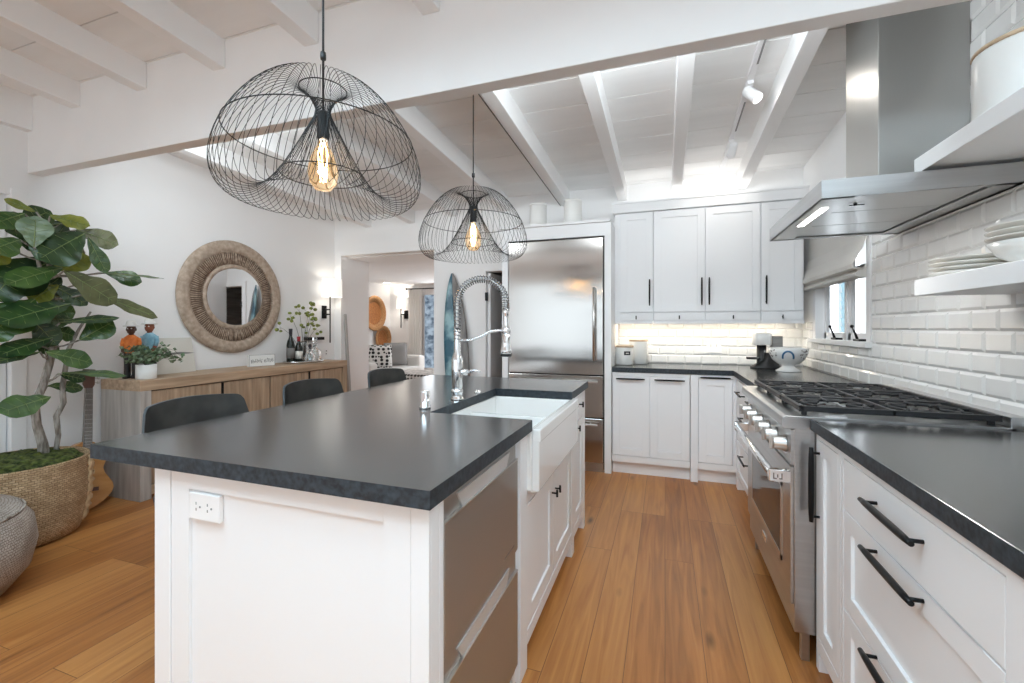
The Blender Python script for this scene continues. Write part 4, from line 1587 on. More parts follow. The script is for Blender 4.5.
# little potted trailing plant
px, py = -3.69, 2.225
t = thing('potted_plant', 'small trailing green plant in a white pot on the sideboard', 'plant', (px, py, SBZ))
part('pot', MB().lathe([(0, 0), (.061, 0), (.064, .004), (.064, .108), (.058, .108), (.057, .09), (0, .09)], px, py, SBZ, 32), M['ceramic'], t)
m, sm = MB(), MB()
rnd = random.Random(3)
for k in range(46):
    a = rnd.uniform(0, 2 * PI)
    L = rnd.uniform(.06, .16)
    if k < 7:
        a = math.radians(rnd.uniform(40, 100))
        L = rnd.uniform(.17, .23)
    up = rnd.uniform(.05, .16)
    pts = []
    for i in range(6):
        f = i / 5
        pts.append(Vector((px + .5 * L * f * math.cos(a) * (1.4 if k < 7 else 1), py + L * f * math.sin(a) * 1.1, SBZ + .09 + up * math.sin(PI * min(f * .8, 1)) + (0 if k >= 7 else -.02 * f))))
    sm.tube(pts, .0012, 4)
    for p in pts[1:]:
        for q in range(2):
            d = Vector((rnd.uniform(-1, 1), rnd.uniform(-1, 1), rnd.uniform(-.3, .8))).normalized()
            n_ = d.orthogonal().normalized()
            c_ = p + d * .012
            c_ = p + d * .017
            m.add([p, c_ + n_ * .014, p + d * .036, c_ - n_ * .014], [(0, 1, 2, 3)])
part('stems', sm, M['twig'], t)
part('foliage', m, M['herb'], t)

# word block
t = thing('word_block', 'small white block sign with dark lettering on the sideboard below the mirror', 'sign', (-3.80, 3.42, SBZ))
bx = lambda u, v, d: (-3.80 + d + .25 * (u - 3.42), u - .09, SBZ + v)
part('block', MB().fbox(bx, 3.30, 3.545, .0, .115, -.03, 0), M['ceramic'], t, .004)
m = MB()
rnd = random.Random(21)
for u in [3.318 + .0135 * k for k in range(16)]:
    if 3.415 < u < 3.435:
        continue
    zb = .036 + rnd.uniform(-.004, .008)
    m.fbox(bx, u, u + rnd.uniform(.004, .007), zb, zb + rnd.uniform(.02, .04), 0, .001)
    zc = zb + rnd.uniform(.0, .035)
    m.fbox(bx, u, u + .012, zc, zc + .004, 0, .001)
m.fbox(bx, 3.30, 3.545, .0, .003, 0, .001).fbox(bx, 3.30, 3.545, .112, .115, 0, .001).fbox(bx, 3.30, 3.303, 0, .115, 0, .001).fbox(bx, 3.542, 3.545, 0, .115, 0, .001)
part('lettering', m, M['greycloth'], t)

# tray with bottles and decanters
ty = 3.86
t = solo('serving_tray', MB().lathe([(0, 0), (.15, 0), (.158, .006), (.165, .02), (.161, .021), (.153, .009), (0, .005)], -3.79, 0, SBZ, 48).xf(lambda p: (p[0], ty + p[1] * 1.5, p[2])), M['silver'],
         'oval silver tray holding bottles and decanters on the sideboard', 'tray', (-3.79, ty, SBZ))
tz = SBZ + .0062


def bottle(x, y, label, h, r, body, topm, lab):
    t = thing('wine_bottle', label, 'bottle', (x, y, tz))
    part('bottle_glass', MB().lathe([(0, 0), (r * .95, 0), (r, .006), (r, h * .52), (r * .86, h * .62), (r * .45, h * .74), (r * .36, h * .80), (r * .36, h * .97), (r * .42, h * .975), (r * .42, h), (0, h)], x, y, tz, 28), body, t)
    part('label', MB().lathe([(r + .0006, h * .14), (r + .0012, h * .14), (r + .0012, h * .44), (r + .0006, h * .44)], x, y, tz, 28, closed=True), lab, t)
    part('foil', MB().lathe([(r * .38, h * .82), (r * .40, h * .82), (r * .46, h * .985), (r * .46, h * 1.004), (0, h * 1.004)], x, y, tz, 20), topm, t)


bottle(-3.80, 3.685, 'tall dark wine bottle on the silver tray', .365, .041, M['bottle'], M['ink'], M['grey_strip'])
bottle(-3.79, 3.785, 'dark bottle with pale label and red top on the tray', .28, .041, M['bottle'], M['redfoil'], M['label'])


def decanter(x, y, label, s, stop):
    t = thing('decanter', label, 'decanter', (x, y, tz))
    m = MB()
    m.lathe([(0, 0), (.05 * s, 0), (.055 * s, .01), (.062 * s, .05 * s), (.05 * s, .10 * s), (.02 * s, .13 * s), (.016 * s, .16 * s), (.024 * s, .17 * s), (.018 * s, .138 * s), (.012 * s, .16 * s), (.016 * s, .13 * s), (.044 * s, .1 * s), (.055 * s, .05 * s), (.048 * s, .012), (0, .012)], x, y, tz, 12, smooth=False)
    part('cut_glass_body', m, M['glass'], t)
    part('stopper', MB().lathe([(0, .16 * s), (.012 * s, .165 * s), (.013 * s, .18 * s), (.022 * s, .2 * s), (.02 * s, .225 * s), (0, .235 * s)], x, y, tz, 10, smooth=False), stop, t)


decanter(-3.74, 3.895, 'small cut glass decanter with a black stopper on the tray', .85, M['ink'])
decanter(-3.79, 4.02, 'large cut glass decanter with a clear stopper on the tray', 1.18, M['glass'])

# vase with branches
vx, vy = -3.92, 3.99
t = thing('branch_vase', 'clear vase of thin green-leaved branches behind the decanters', 'vase', (vx, vy, SBZ))
part('vase_glass', MB().lathe([(0, 0), (.045, 0), (.05, .01), (.04, .12), (.03, .2), (.034, .22), (.03, .22), (.026, .2), (.036, .12), (.045, .014), (0, .012)], vx, vy, tz, 20), M['glass'], t)
br, lf = MB(), MB()
rnd = random.Random(11)
tips = [((-3.87, 3.60, 1.26), 3), ((-3.86, 3.74, 1.38), 5), ((-3.88, 3.88, 1.46), 3), ((-3.88, 4.02, 1.44), 7), ((-3.9, 4.10, 1.52), 7), ((-3.85, 3.94, 1.25), 5), ((-3.85, 4.06, 1.33), 8), ((-3.84, 4.10, 1.24), 4)]
for (tp, nl) in tips:
    A = Vector((vx, vy, SBZ + .03))
    T_ = Vector(tp)
    mid = A.lerp(T_, .55) + Vector((0, 0, .08))
    pts = [A, A.lerp(mid, .5) + Vector((0, 0, .02)), mid, mid.lerp(T_, .6) + Vector((0, 0, .01)), T_]
    br.tube(pts, [.003, .0026, .0022, .0016, .001], 5)
    for k in range(nl):
        c_ = T_ + Vector((rnd.uniform(-.03, .03), rnd.uniform(-.055, .055), rnd.uniform(-.06, .05)))
        br.tube([T_.lerp(mid, .15), c_], .001, 4)
        d = Vector((rnd.uniform(-1, 1), rnd.uniform(-1, 1), rnd.uniform(-.6, .6))).normalized()
        lf.ball(c_, .021, 8, sq=(rnd.uniform(.7, 1.1), rnd.uniform(.8, 1.3), rnd.uniform(.6, 1)))
part('branches', br, M['twig'], t)
part('foliage', lf, M['berry'], t)

# wall ledge with candle block behind the decanters
t = solo('wall_ledge', MB().box(XL, XL + .05, 4.09, 4.37, 1.105, 1.14), M['black'], 'short black wall ledge behind the glass decanters', 'ledge', (XL, 4.16, 1.145), .002)
solo('candle_block', MB().box(XL + .006, XL + .045, 4.11, 4.34, 1.1405, 1.235), M['ceramic'], 'plain white block standing on the black wall ledge', 'block', (XL + .02, 4.16, 1.18), .003)

# wall sconce
def sconce(label, x, y, z, group=None):
    t = thing('wall_sconce', label, 'lamp', (x, y, z), group)
    part('shade', MB().loft([(x + .13, y, z + .235, .09, .15), (x + .13, y, z + .455, .085, .142)], 36, caps=False).loft([(x + .13, y, z + .235, .088, .148), (x + .13, y, z + .455, .083, .14)], 36, caps=False), M['shade_lit'], t)
    part('stem', MB().tube([(x + .10, y, z - .33), (x + .10, y, z + .34)], .0075, 8), M['black'], t)
    part('wall_plate', MB().box(x, x + .018, y - .035, y + .035, z - .03, z + .13), M['black'], t, .002)
    part('bracket', MB().tube([(x + .018, y, z + .08), (x + .10, y, z + .08)], .007, 8).tube([(x + .018, y, z + .02), (x + .10, y, z + .02)], .007, 8), M['black'], t)
    return t


sconce('wall sconce with glowing white drum shade at the end of the sideboard', XL, 4.41, 1.398)
point('sconce_glow', (XL + .13, 4.41, 1.74), .6, (1, .94, .86), .05)
t = thing('light_switch', 'small white wall outlet under the sconce stem', 'outlet', (XL, 4.45, .95))
part('cover_plate', MB().box(XL + .0005, XL + .006, 4.415, 4.485, .90, .995), M['outlet'], t, .002)
part('slots', MB().box(XL + .006, XL + .0068, 4.44, 4.46, .955, .97).box(XL + .006, XL + .0068, 4.44, 4.46, .92, .935), M['plugslot'], t)

# pale board leaning on the reveal
mm = MB()
mm.add([(-3.83, 4.64, 0), (-3.79, 4.64, 0), (-3.895, 4.64, 1.43), (-3.912, 4.64, 1.43), (-3.83, 4.68, 0), (-3.79, 4.68, 0), (-3.895, 4.68, 1.43), (-3.912, 4.68, 1.43)],
       [(0, 1, 2, 3), (7, 6, 5, 4), (0, 4, 5, 1), (1, 5, 6, 2), (2, 6, 7, 3), (3, 7, 4, 0)])
solo('leaning_board', mm, mat('grey_board', (.42, .41, .40), .7), 'thin grey board leaning on the side of the living room opening', 'board', (-3.81, 4.66, 0), .002)

# ============================================================ BACK COUNTER THINGS
CT = .9155


def canister(x, y, z, r, h, label, lidm, lab=False, group=None):
    t = thing('canister', label, 'canister', (x, y, z), group)
    part('jar', MB().lathe([(0, 0), (r * .93, 0), (r, .008), (r, h - .012), (r * .97, h - .006), (0, h - .006)], x, y, z, 36), M['ceramic'], t)
    part('lid', MB().lathe([(0, h - .006), (r * 1.0, h - .006), (r * 1.02, h - .002), (r * 1.02, h + .008), (r * .98, h + .012), (0, h + .012)], x, y, z, 36), lidm, t)
    if lab:
        m = MB()
        n = 8
        a0, a1 = math.radians(-88), math.radians(-46)
        for (ra, rb, za, zb, mi) in ((r, r + .0012, h * .55, h * .76, 0), (r + .0012, r + .0018, h * .63, h * .68, 1)):
            b0, b1 = (a0, a1) if mi == 0 else (a0 + .2, a1 - .2)
            P, fs = [], []
            for i in range(n + 1):
                a = b0 + (b1 - b0) * i / n
                for (rr, zz) in ((ra, za), (ra, zb), (rb, za), (rb, zb)):
                    P.append((x + rr * math.cos(a), y + rr * math.sin(a), z + zz))
            for i in range(n):
                k = i * 4
                fs += [(k + 2, k + 6, k + 7, k + 3), (k, k + 1, k + 5, k + 4), (k + 1, k + 3, k + 7, k + 5), (k, k + 4, k + 6, k + 2)]
            m.add(P, fs, mi=mi)
        part('label', m, [M['ink'], M['label']], t)


canister(-.352, 4.16, CT, .08, .165, 'short white canister with black label and wood lid on the back counter', M['woodlid'], True)
canister(-.235, 4.335, CT, .085, .215, 'tall white canister with wood lid behind the labelled canister', M['woodlid'])
canister(-1.115, 3.95, 2.188, .08, .20, 'white lidded canister above the refrigerator, nearer the pendant lamp', M['ceramic'])
canister(-.79, 3.95, 2.188, .08, .205, 'white lidded canister above the refrigerator, nearer the wall cabinets', M['ceramic'])

# coffee maker
cx, cy = .775, 4.17
t = thing('coffee_maker', 'black and white pod coffee maker on the corner counter', 'coffee maker', (cx, cy, CT))
part('base', MB().loft([(cx + .02, cy, CT, .115, .085), (cx + .02, cy, CT + .012, .115, .085), (cx + .03, cy, CT + .03, .09, .075), (cx + .045, cy, CT + .075, .05, .06), (cx + .03, cy, CT + .13, .03, .05)], 28, pw=.7), M['blackmat'], t)
part('column', MB().lathe([(0, .01), (.034, .01), (.036, .02), (.036, .2), (0, .2)], cx - .012, cy, CT, 28), M['blackmat'], t)
part('head', MB().loft([(cx - .01, cy - .01, CT + .195, .064, .07), (cx - .01, cy - .01, CT + .2, .068, .075), (cx - .01, cy - .01, CT + .285, .068, .075), (cx - .01, cy - .01, CT + .295, .055, .06)], 28, pw=.6), M['ceramic'], t)
part('drip_tray', MB().lathe([(0, .075), (.05, .075), (.053, .08), (.053, .092), (0, .092)], cx - .075, cy - .01, CT, 24), M['blackmat'], t)
part('water_tank', MB().box(cx + .062, cx + .14, cy - .03, cy + .07, CT + .12, CT + .27).box(cx + .05, cx + .14, cy - .03, cy + .07, CT + .085, CT + .12), M['pantry'], t, .006)

# footed bowl
bx_, by_ = .905, 3.94
t = thing('footed_bowl', 'white footed bowl with a blue painted arch on the corner counter', 'bowl', (bx_, by_, CT))
bp = [(a * .88, b * .98) for a, b in [(0, 0), (.096, 0), (.098, .006), (.07, .022), (.05, .04), (.05, .05), (.085, .062), (.125, .095), (.148, .14), (.158, .185), (.153, .187), (.142, .142), (.118, .1), (.08, .07), (0, .062)]]
part('bowl_body', MB().lathe(bp, bx_, by_, CT, 48), M['enamel'], t)


def on_bowl(a, z, e=.0015):
    k = 0
    R = None
    pr = bp[5:10]
    for i in range(len(pr) - 1):
        if pr[i][1] <= z <= pr[i + 1][1]:
            f = (z - pr[i][1]) / (pr[i + 1][1] - pr[i][1])
            R = pr[i][0] + f * (pr[i + 1][0] - pr[i][0])
    R = (R or .158) + e
    return (bx_ + R * math.cos(a), by_ + R * math.sin(a), CT + z)


fa = math.atan2(-by_, -bx_)
pts = []
for i in range(15):
    th = PI * i / 14
    pts.append(on_bowl(fa + .30 * math.cos(th), .105 + .055 * math.sin(th)))
part('blue_arch', MB().tube(pts, .007, 6), M['blueart'], t)
m = MB()
rnd = random.Random(5)
for s_ in (-1, 1):
    for k in range(13):
        a = fa + s_ * rnd.uniform(.62, 1.15)
        z = rnd.uniform(.11, .165)
        m.tube([on_bowl(a, z), on_bowl(a + rnd.uniform(-.06, .06), min(.18, max(.1, z + rnd.uniform(-.014, .014))))], .0028, 5)
part('painted_marks', m, M['gneck'], t)

# backsplash outlet
t = thing('power_outlet', 'white double power outlet on the tiled back wall', 'outlet', (.44, YB - .01, 1.07))
fb = FY(YB - .0106)
part('cover_plate', MB().fbox(fb, .365, .49, 1.02, 1.14, 0, .006), M['outlet'], t, .002)
part('socket_slots', MB().fbox(fb, .40, .405, 1.075, 1.10, .006, .0068).fbox(fb, .45, .455, 1.075, 1.10, .006, .0068), M['plugslot'], t)

# ============================================================ PLANT, POUF, GUITAR
bx0, by0 = -3.64, 1.50
t = thing('potted_fig', 'tall fiddle-leaf fig in a woven seagrass basket by the left wall', 'plant', (bx0, by0, 0))
part('basket', MB().lathe([(0, 0), (.25, 0), (.275, .01), (.30, .08), (.318, .2), (.325, .32), (.318, .43), (.322, .455), (.315, .467), (.30, .46), (.295, .42), (0, .40)], bx0, by0, 0, 64), M['seagrass'], t)
hm = MB()
for a0 in (math.radians(47), math.radians(54)):
    pts = []
    for i in range(30):
        z = .455 - .40 * i / 29
        R = .33 + .006 * math.sin(i * 1.7) - .035 * (i / 29) ** 3
        pts.append((bx0 + R * math.cos(a0 + .012 * math.sin(i * 1.1)), by0 + R * math.sin(a0 + .012 * math.sin(i * 1.1)), z))
    hm.tube(pts, [.0105 + .003 * math.sin(i * 2.3) for i in range(30)], 7)
part('basket_handle', hm, M['seagrass'], t)
m = MB()
rings = [(0, .50), (.08, .497), (.16, .488), (.24, .468), (.293, .44)]
m.lathe(list(reversed(rings)), bx0, by0, 0, 48)
rnd = random.Random(2)
jit = {}
def mj(p):
    k = (round(p[0], 4), round(p[1], 4))
    if k not in jit:
        jit[k] = rnd.uniform(-.012, .012)
    return (p[0], p[1], p[2] + jit[k])
m.xf(mj)
for k in range(60):
    a, R = rnd.uniform(0, 2 * PI), .27 * math.sqrt(rnd.random())
    m.ball((bx0 + R * math.cos(a), by0 + R * math.sin(a), .49 - .45 * R * R), rnd.uniform(.015, .035), 8, sq=(1.3, 1.3, .6))
part('moss', m, M['moss'], t)
tk = MB()
tk.tube([(-3.6, 1.61, .46), (-3.6, 1.60, .55), (-3.6, 1.575, .664), (-3.6, 1.566, .787), (-3.6, 1.603, .904), (-3.61, 1.635, 1.024), (-3.60, 1.659, 1.178), (-3.6, 1.626, 1.364), (-3.6, 1.60, 1.55), (-3.6, 1.57, 1.72)],
        [.030, .024, .021, .021, .020, .020, .018, .015, .012, .008], 10)
tk.tube([(-3.6, 1.66, .46), (-3.6, 1.675, .58), (-3.6, 1.665, .70), (-3.6, 1.70, .78), (-3.6, 1.695, .88), (-3.6, 1.71, 1.0), (-3.6, 1.725, 1.12), (-3.6, 1.78, 1.25), (-3.58, 1.83, 1.36)],
        [.013, .014, .016, .016, .015, .014, .012, .009, .006], 8)
lf, vn, pt = MB(), MB(), tk
CAMP = Vector((0, 0, 1.256))


def leaf(base, tip, wr, mi, up=.55, droop=.10, roll=0.0):
    B, T_ = Vector(base), Vector(tip)
    ax = (T_ - B)
    L = ax.length
    ax.normalize()
    toc = (CAMP - B.lerp(T_, .5)).normalized()
    nr = (toc * (1 - up) + Vector((0, 0, 1)) * up)
    nr = (nr - ax * nr.dot(ax)).normalized()
    sd = ax.cross(nr)
    if roll:
        q = Matrix.Rotation(roll, 3, ax)
        nr, sd = q @ nr, q @ sd
    W_ = min(1.15, wr * 1.22) * L * .5
    nI, nJ = 12, 7
    P = []
    seed = rnd.uniform(0, 6)
    for i in range(nI + 1):
        f = i / nI
        # fiddle outline: narrow base, waist, broad rounded tip
        w_ = (math.sin(PI * min(1, (f * .93 + .035)) ** 1.25) ** .75) * (.78 + .30 * f)
        w_ *= 1 - .16 * math.exp(-((f - .33) / .10) ** 2)
        if i == nI:
            w_ = .05
        for j in range(nJ):
            s_ = -1 + 2 * j / (nJ - 1)
            h = -droop * L * (f - .1) ** 2 + .16 * W_ * abs(s_) + .07 * W_ * math.sin(f * 17 + seed + s_) * abs(s_) - .12 * W_ * s_ * s_
            P.append(B + ax * (f * L) + sd * (s_ * W_ * w_) + nr * h)
    fs = []
    for i in range(nI):
        for j in range(nJ - 1):
            k = i * nJ + j
            fs.append((k, k + 1, k + nJ + 1, k + nJ))
    lf.add(P, fs, True, mi)
    c_ = nJ // 2
    vn.tube([P[i * nJ + c_] + nr * .0012 for i in range(nI)], [.0034 * (1 - .7 * i / nI) for i in range(nI)], 5)
    for i in range(2, nI - 1, 2):
        for s_ in (-1, 1):
            a_ = P[i * nJ + c_] + nr * .0012
            b_ = P[min(nI, i + 1) * nJ + c_ + s_ * 2] + nr * .0014
            vn.tube([a_, b_], .0011, 4)
    # petiole back to the nearest trunk
    near = Vector((-3.6, 1.62, B.z - .05)) if B.z > .95 else Vector((-3.6, 1.60, B.z - .03))
    if (near - B).length < .45:
        pt.tube([near, near.lerp(B, .5) + Vector((0, 0, -.01)), B], .005, 6)


LEAVES = [((-3.55, 1.613, 1.937), (-3.45, 1.76, 1.907), 0.63, 3, 0.5, 0.08),
          ((-3.4, 1.475, 1.715), (-3.42, 1.492, 1.898), 0.71, 4, 0.1, 0.05),
          ((-3.65, 1.716, 1.919), (-3.6, 1.442, 1.831), 0.72, 0, 0.45, 0.1),
          ((-3.6, 1.763, 1.887), (-3.5, 1.945, 1.829), 0.66, 2, 0.45, 0.15),
          ((-3.4, 1.704, 1.835), (-3.38, 1.483, 1.653), 0.71, 0, 0.3, 0.12),
          ((-3.45, 1.749, 1.823), (-3.4, 1.823, 1.608), 0.33, 1, 0.2, 0.1),
          ((-3.55, 1.626, 1.609), (-3.5, 1.78, 1.716), 0.66, 3, 0.3, 0.08),
          ((-3.55, 1.864, 1.619), (-3.4, 2.165, 1.619), 0.17, 0, 0.75, 0.05),
          ((-3.6, 1.924, 1.628), (-3.5, 2.084, 1.585), 0.54, 1, 0.35, 0.12),
          ((-3.42, 1.617, 1.596), (-3.35, 1.856, 1.421), 0.5, 2, 0.35, 0.12),
          ((-3.5, 1.785, 1.478), (-3.38, 2.119, 1.337), 0.28, 2, 0.55, 0.06),
          ((-3.45, 1.622, 1.616), (-3.4, 1.362, 1.505), 0.46, 1, 0.45, 0.1),
          ((-3.6, 1.467, 1.708), (-3.55, 1.344, 1.619), 0.64, 3, 0.4, 0.1),
          ((-3.45, 1.66, 1.4), (-3.4, 1.324, 1.296), 0.49, 0, 0.5, 0.1),
          ((-3.6, 1.635, 1.526), (-3.5, 1.775, 1.407), 0.52, 0, 0.5, 0.1),
          ((-3.5, 1.636, 1.284), (-3.4, 1.889, 1.332), 0.29, 0, 0.6, 0.08),
          ((-3.55, 1.759, 1.176), (-3.48, 1.899, 1.299), 0.71, 1, 0.3, 0.08),
          ((-3.62, 1.654, 1.24), (-3.6, 1.763, 1.201), 0.81, 1, 0.4, 0.1),
          ((-3.5, 1.599, 1.193), (-3.42, 1.34, 1.118), 0.4, 0, 0.5, 0.1),
          ((-3.45, 1.523, 1.113), (-3.4, 1.302, 1.072), 0.31, 0, 0.65, 0.05),
          ((-3.48, 1.563, 1.11), (-3.42, 1.765, 1.037), 0.52, 1, 0.4, 0.12),
          ((-3.5, 1.646, 0.976), (-3.4, 1.935, 0.952), 0.26, 1, 0.65, 0.1),
          ((-3.55, 1.65, 0.968), (-3.5, 1.764, 0.926), 0.57, 0, 0.5, 0.1),
          ((-3.62, 1.63, 0.893), (-3.6, 1.804, 0.866), 0.46, 1, 0.45, 0.1),
          ((-3.42, 1.553, 0.847), (-3.36, 1.327, 0.809), 0.54, 1, 0.35, 0.12),
          ((-3.5, 1.519, 1.417), (-3.45, 1.336, 1.242), 0.75, 1, 0.3, 0.12),
          ((-3.62, 1.673, 1.693), (-3.6, 1.394, 1.469), 0.61, 0, 0.3, 0.1),
          ((-3.6, 1.571, 1.956), (-3.6, 1.434, 1.997), 0.32, 3, 0.3, 0.0),
          ((-3.55, 1.497, 1.922), (-3.5, 1.34, 1.824), 0.6, 1, 0.4, 0.1),
          ((-3.58, 1.664, 1.521), (-3.55, 1.523, 1.419), 0.54, 3, 0.3, 0.1),
          ((-3.55, 1.523, 1.312), (-3.5, 1.627, 1.149), 0.58, 0, 0.35, 0.1),
          ((-3.68, 1.771, 1.763), (-3.66, 1.616, 1.891), 1.0, 0, 0.3, 0.1),
          ((-3.55, 1.48, 1.603), (-3.5, 1.34, 1.407), 0.67, 0, 0.3, 0.1),
          ((-3.6, 1.758, 1.304), (-3.55, 1.567, 1.313), 0.57, 1, 0.4, 0.1),
          ((-3.62, 1.814, 1.688), (-3.6, 1.683, 1.807), 0.81, 2, 0.3, 0.1),
          ((-3.66, 1.711, 1.784), (-3.62, 1.509, 1.776), 0.88, 0, 0.4, 0.1),
          ((-3.66, 1.616, 1.662), (-3.62, 1.767, 1.759), 0.81, 0, 0.35, 0.1),
          ((-3.66, 1.526, 1.872), (-3.62, 1.644, 1.988), 0.77, 0, 0.4, 0.08),
          ((-3.64, 1.561, 1.575), (-3.6, 1.693, 1.506), 0.86, 0, 0.35, 0.1),
          ((-3.62, 1.484, 1.418), (-3.55, 1.54, 1.241), 0.71, 0, 0.3, 0.1),
          ((-3.66, 1.741, 1.447), (-3.62, 1.553, 1.47), 0.73, 0, 0.45, 0.1),
          ((-3.5, 1.459, 1.759), (-3.42, 1.302, 1.671), 0.7, 1, 0.4, 0.1),
          ((-3.66, 1.634, 1.365), (-3.62, 1.772, 1.357), 0.85, 1, 0.35, 0.1),
          ((-3.64, 1.561, 1.18), (-3.6, 1.683, 1.102), 0.62, 0, 0.4, 0.1),
          ((-3.66, 1.792, 1.536), (-3.6, 1.994, 1.448), 0.57, 0, 0.5, 0.1),
          ((-3.5, 1.418, 1.31), (-3.45, 1.299, 1.189), 0.77, 1, 0.35, 0.1)]
for L_ in LEAVES:
    leaf(*L_)
part('foliage', lf, LEAF, t)
part('leaf_veins', vn, M['vein'], t)
part('trunk', tk, M['bark'], t)

# pouf
m = MB().lathe([(0, 0), (.28, 0), (.32, .015), (.385, .10), (.408, .21), (.395, .32), (.34, .40), (.25, .43), (.1, .438), (0, .439)], -3.15, .94, 0, 64)
t = thing('pouf', 'round knitted beige pouf on the floor in front of the basket', 'pouf', (-3.15, .94, 0))
part('cushion', m, M['pouf'], t)
part('seam_piping', MB().tube([(-3.15 + .362 * math.cos(2 * PI * i / 64), .94 + .362 * math.sin(2 * PI * i / 64), .378) for i in range(64)], .005, 6, closed=True), M['pouf'], t)

# guitar leaning in the corner
gb = Vector((-3.72, 1.872, .012))
gaxis = (Vector((-3.965, 2.02, .98)) - gb).normalized()
gn = Vector((1, 0, 0)) - gaxis * gaxis.x
gn.normalize()
gs = gaxis.cross(gn)
GF = lambda u, v, d: tuple(gb + gs * u + gaxis * v + gn * d)
t = thing('acoustic_guitar', 'small wooden guitar leaning between the basket and the sideboard', 'guitar', tuple(gb))
out = []
for i in range(40):
    a = 2 * PI * i / 40
    v = .235 - .235 * math.cos(a)
    f = v / .47
    wv = (.165 * math.exp(-((f - .28) / .30) ** 2) + .128 * math.exp(-((f - .80) / .20) ** 2))
    edge = math.sqrt(max(0, 1 - (2 * f - 1) ** 8))
    s_ = 1 if i < 20 else -1
    out.append((s_ * wv * edge, v))
out = [p for k, p in enumerate(out) if k not in (20,)]
part('body', MB().prism(GF, out, -.085, 0, smooth=False), M['gtop'], t, .004)
part('sound_hole', MB().prism(GF, [(.045 * math.cos(2 * PI * i / 24), .31 + .045 * math.sin(2 * PI * i / 24)) for i in range(24)], 0, .0012), M['ink'], t)
part('bridge', MB().fbox(GF, -.07, .07, .12, .145, 0, .008), M['ghead'], t, .002)
m = MB().prism(GF, [(-.027, .36), (.027, .36), (.021, .84), (-.021, .84)], -.012, .008)
nk = part('neck', m, M['gneck'], t, .002)
fr_ = MB()
for k in range(14):
    v = .40 + .43 * (1 - (1 - k / 14) ** 1.2) if False else .84 - .44 * (1 - .94 ** (k + 1)) / (1 - .94 ** 15)
    fr_.fbox(GF, -.022, .022, v, v + .002, .008, .0095)
part('frets', fr_, M['peg'], nk)
hd = part('headstock', MB().prism(GF, [(-.021, .84), (.021, .84), (.034, .87), (.036, .98), (-.036, .98), (-.034, .87)], -.012, .002), M['ghead'], t, .002)
for k in range(3):
    for s_ in (-1, 1):
        v = .885 + .033 * k
        part('tuning_peg', MB().tube([GF(s_ * .033, v, -.005), GF(s_ * .052, v, -.005)], .003, 6).tube([GF(s_ * .05, v, -.005), GF(s_ * .062, v, -.005)], .0085, 8), M['peg'], hd)
st_ = MB()
for k in range(6):
    u = -.014 + .0056 * k
    st_.tube([GF(u * 1.3, .133, .009), GF(u, .84, .0105)], .0006, 4)
part('strings', st_, M['peg'], t)

# ============================================================ LIVING ROOM AND HALL
# surfboard leaning on the back wall
sb_b, sb_t = Vector((-2.065, 4.28, .005)), Vector((-2.255, 4.452, 1.86))
sax = (sb_t - sb_b)
SL = sax.length
sax.normalize()
sN = Vector((.25, -1, 0))
sN = (sN - sax * sN.dot(sax)).normalized()
sS = sax.cross(sN)
if sS.x < 0:
    sS = -sS
art = noise_mix(mat('teal_wave_art', (.1, .25, .3), .3), (.03, .11, .16), (.28, .46, .5), (9, 9, 5), 6, .4, .62)
greyw = noise_mix(mat('grey_board_wood', (.32, .3, .29), .35), (.13, .12, .115), (.25, .235, .225), (22, 22, 2))
t = thing('surfboard', 'pointed surfboard, half teal wave pattern and half grey, leaning on the wall', 'surfboard', tuple(sb_b))
for (lo, hi, mt_, nm) in ((-1, -.05, art, 'teal_half'), (-.05, 1, greyw, 'grey_half')):
    m = MB()
    nI, nJ = 30, 8
    P = []
    for i in range(nI + 1):
        f = i / nI
        wv = .138 * (max(0, 1 - abs((f - .45) / .56) ** 2.4)) ** .75 if f > .45 else .138 * (1 - .35 * ((.45 - f) / .45) ** 2.2)
        wv = max(wv, .002)
        th = .022 * min(1, wv / .06)
        rk = .05 * max(0, (f - .7) / .3) ** 2
        rowt = []
        for j in range(nJ + 1):
            u = lo + (hi - lo) * j / nJ
            e_ = math.sqrt(max(0, 1 - abs(u) ** 3))
            c_ = sb_b + sax * (f * SL) + sS * (u * wv) + sN * (rk * .3)
            P.append(c_ + sN * (th * (.35 + .65 * e_)))
            rowt.append(c_ - sN * (th * .9 * e_ - th * .2))
        P += rowt
    st2 = 2 * (nJ + 1)
    fs = []
    for i in range(nI):
        for j in range(nJ):
            k = i * st2 + j
            fs.append((k, k + 1, k + st2 + 1, k + st2))
            k2 = i * st2 + nJ + 1 + j
            fs.append((k2, k2 + st2, k2 + st2 + 1, k2 + 1))
        a, b = i * st2, (i + 1) * st2
        fs.append((a, b, b + nJ + 1, a + nJ + 1))
        fs.append((a + nJ, a + 2 * nJ + 1, b + 2 * nJ + 1, b + nJ))
    m.add(P, fs, True)
    part(nm, m, mt_, t)


def wall_basket(label, y, z, r, group):
    c_ = (FXL + .004, y, z)
    t = thing('wall_basket', label, 'basket', c_, group)
    part('basket_rim', about_x(MB().lathe([(r * .66, .02), (r * .95, .05), (r, .06), (r * .985, .075), (r * .93, .07), (r * .64, .04)], n=64, closed=True), *c_), noise_mix(mat('tan_wicker', (.5, .28, .12), .6), (.32, .14, .045), (.48, .26, .11), (50, 50, 50), bump=.5), t)
    m = about_x(MB().lathe([(0, .004), (r * .6, .004), (r * .68, .02), (r * .66, .04), (r * .58, .02), (0, .016)], n=64), *c_)
    part('basket_bowl', m, M['basketw'], t)


wall_basket('large round orange woven basket hung on the living room wall', 7.52, 1.545, .36, 'baskets on the living room wall')
wall_basket('small round orange woven basket hung below the large one', 7.80, 1.03, .265, 'baskets on the living room wall')

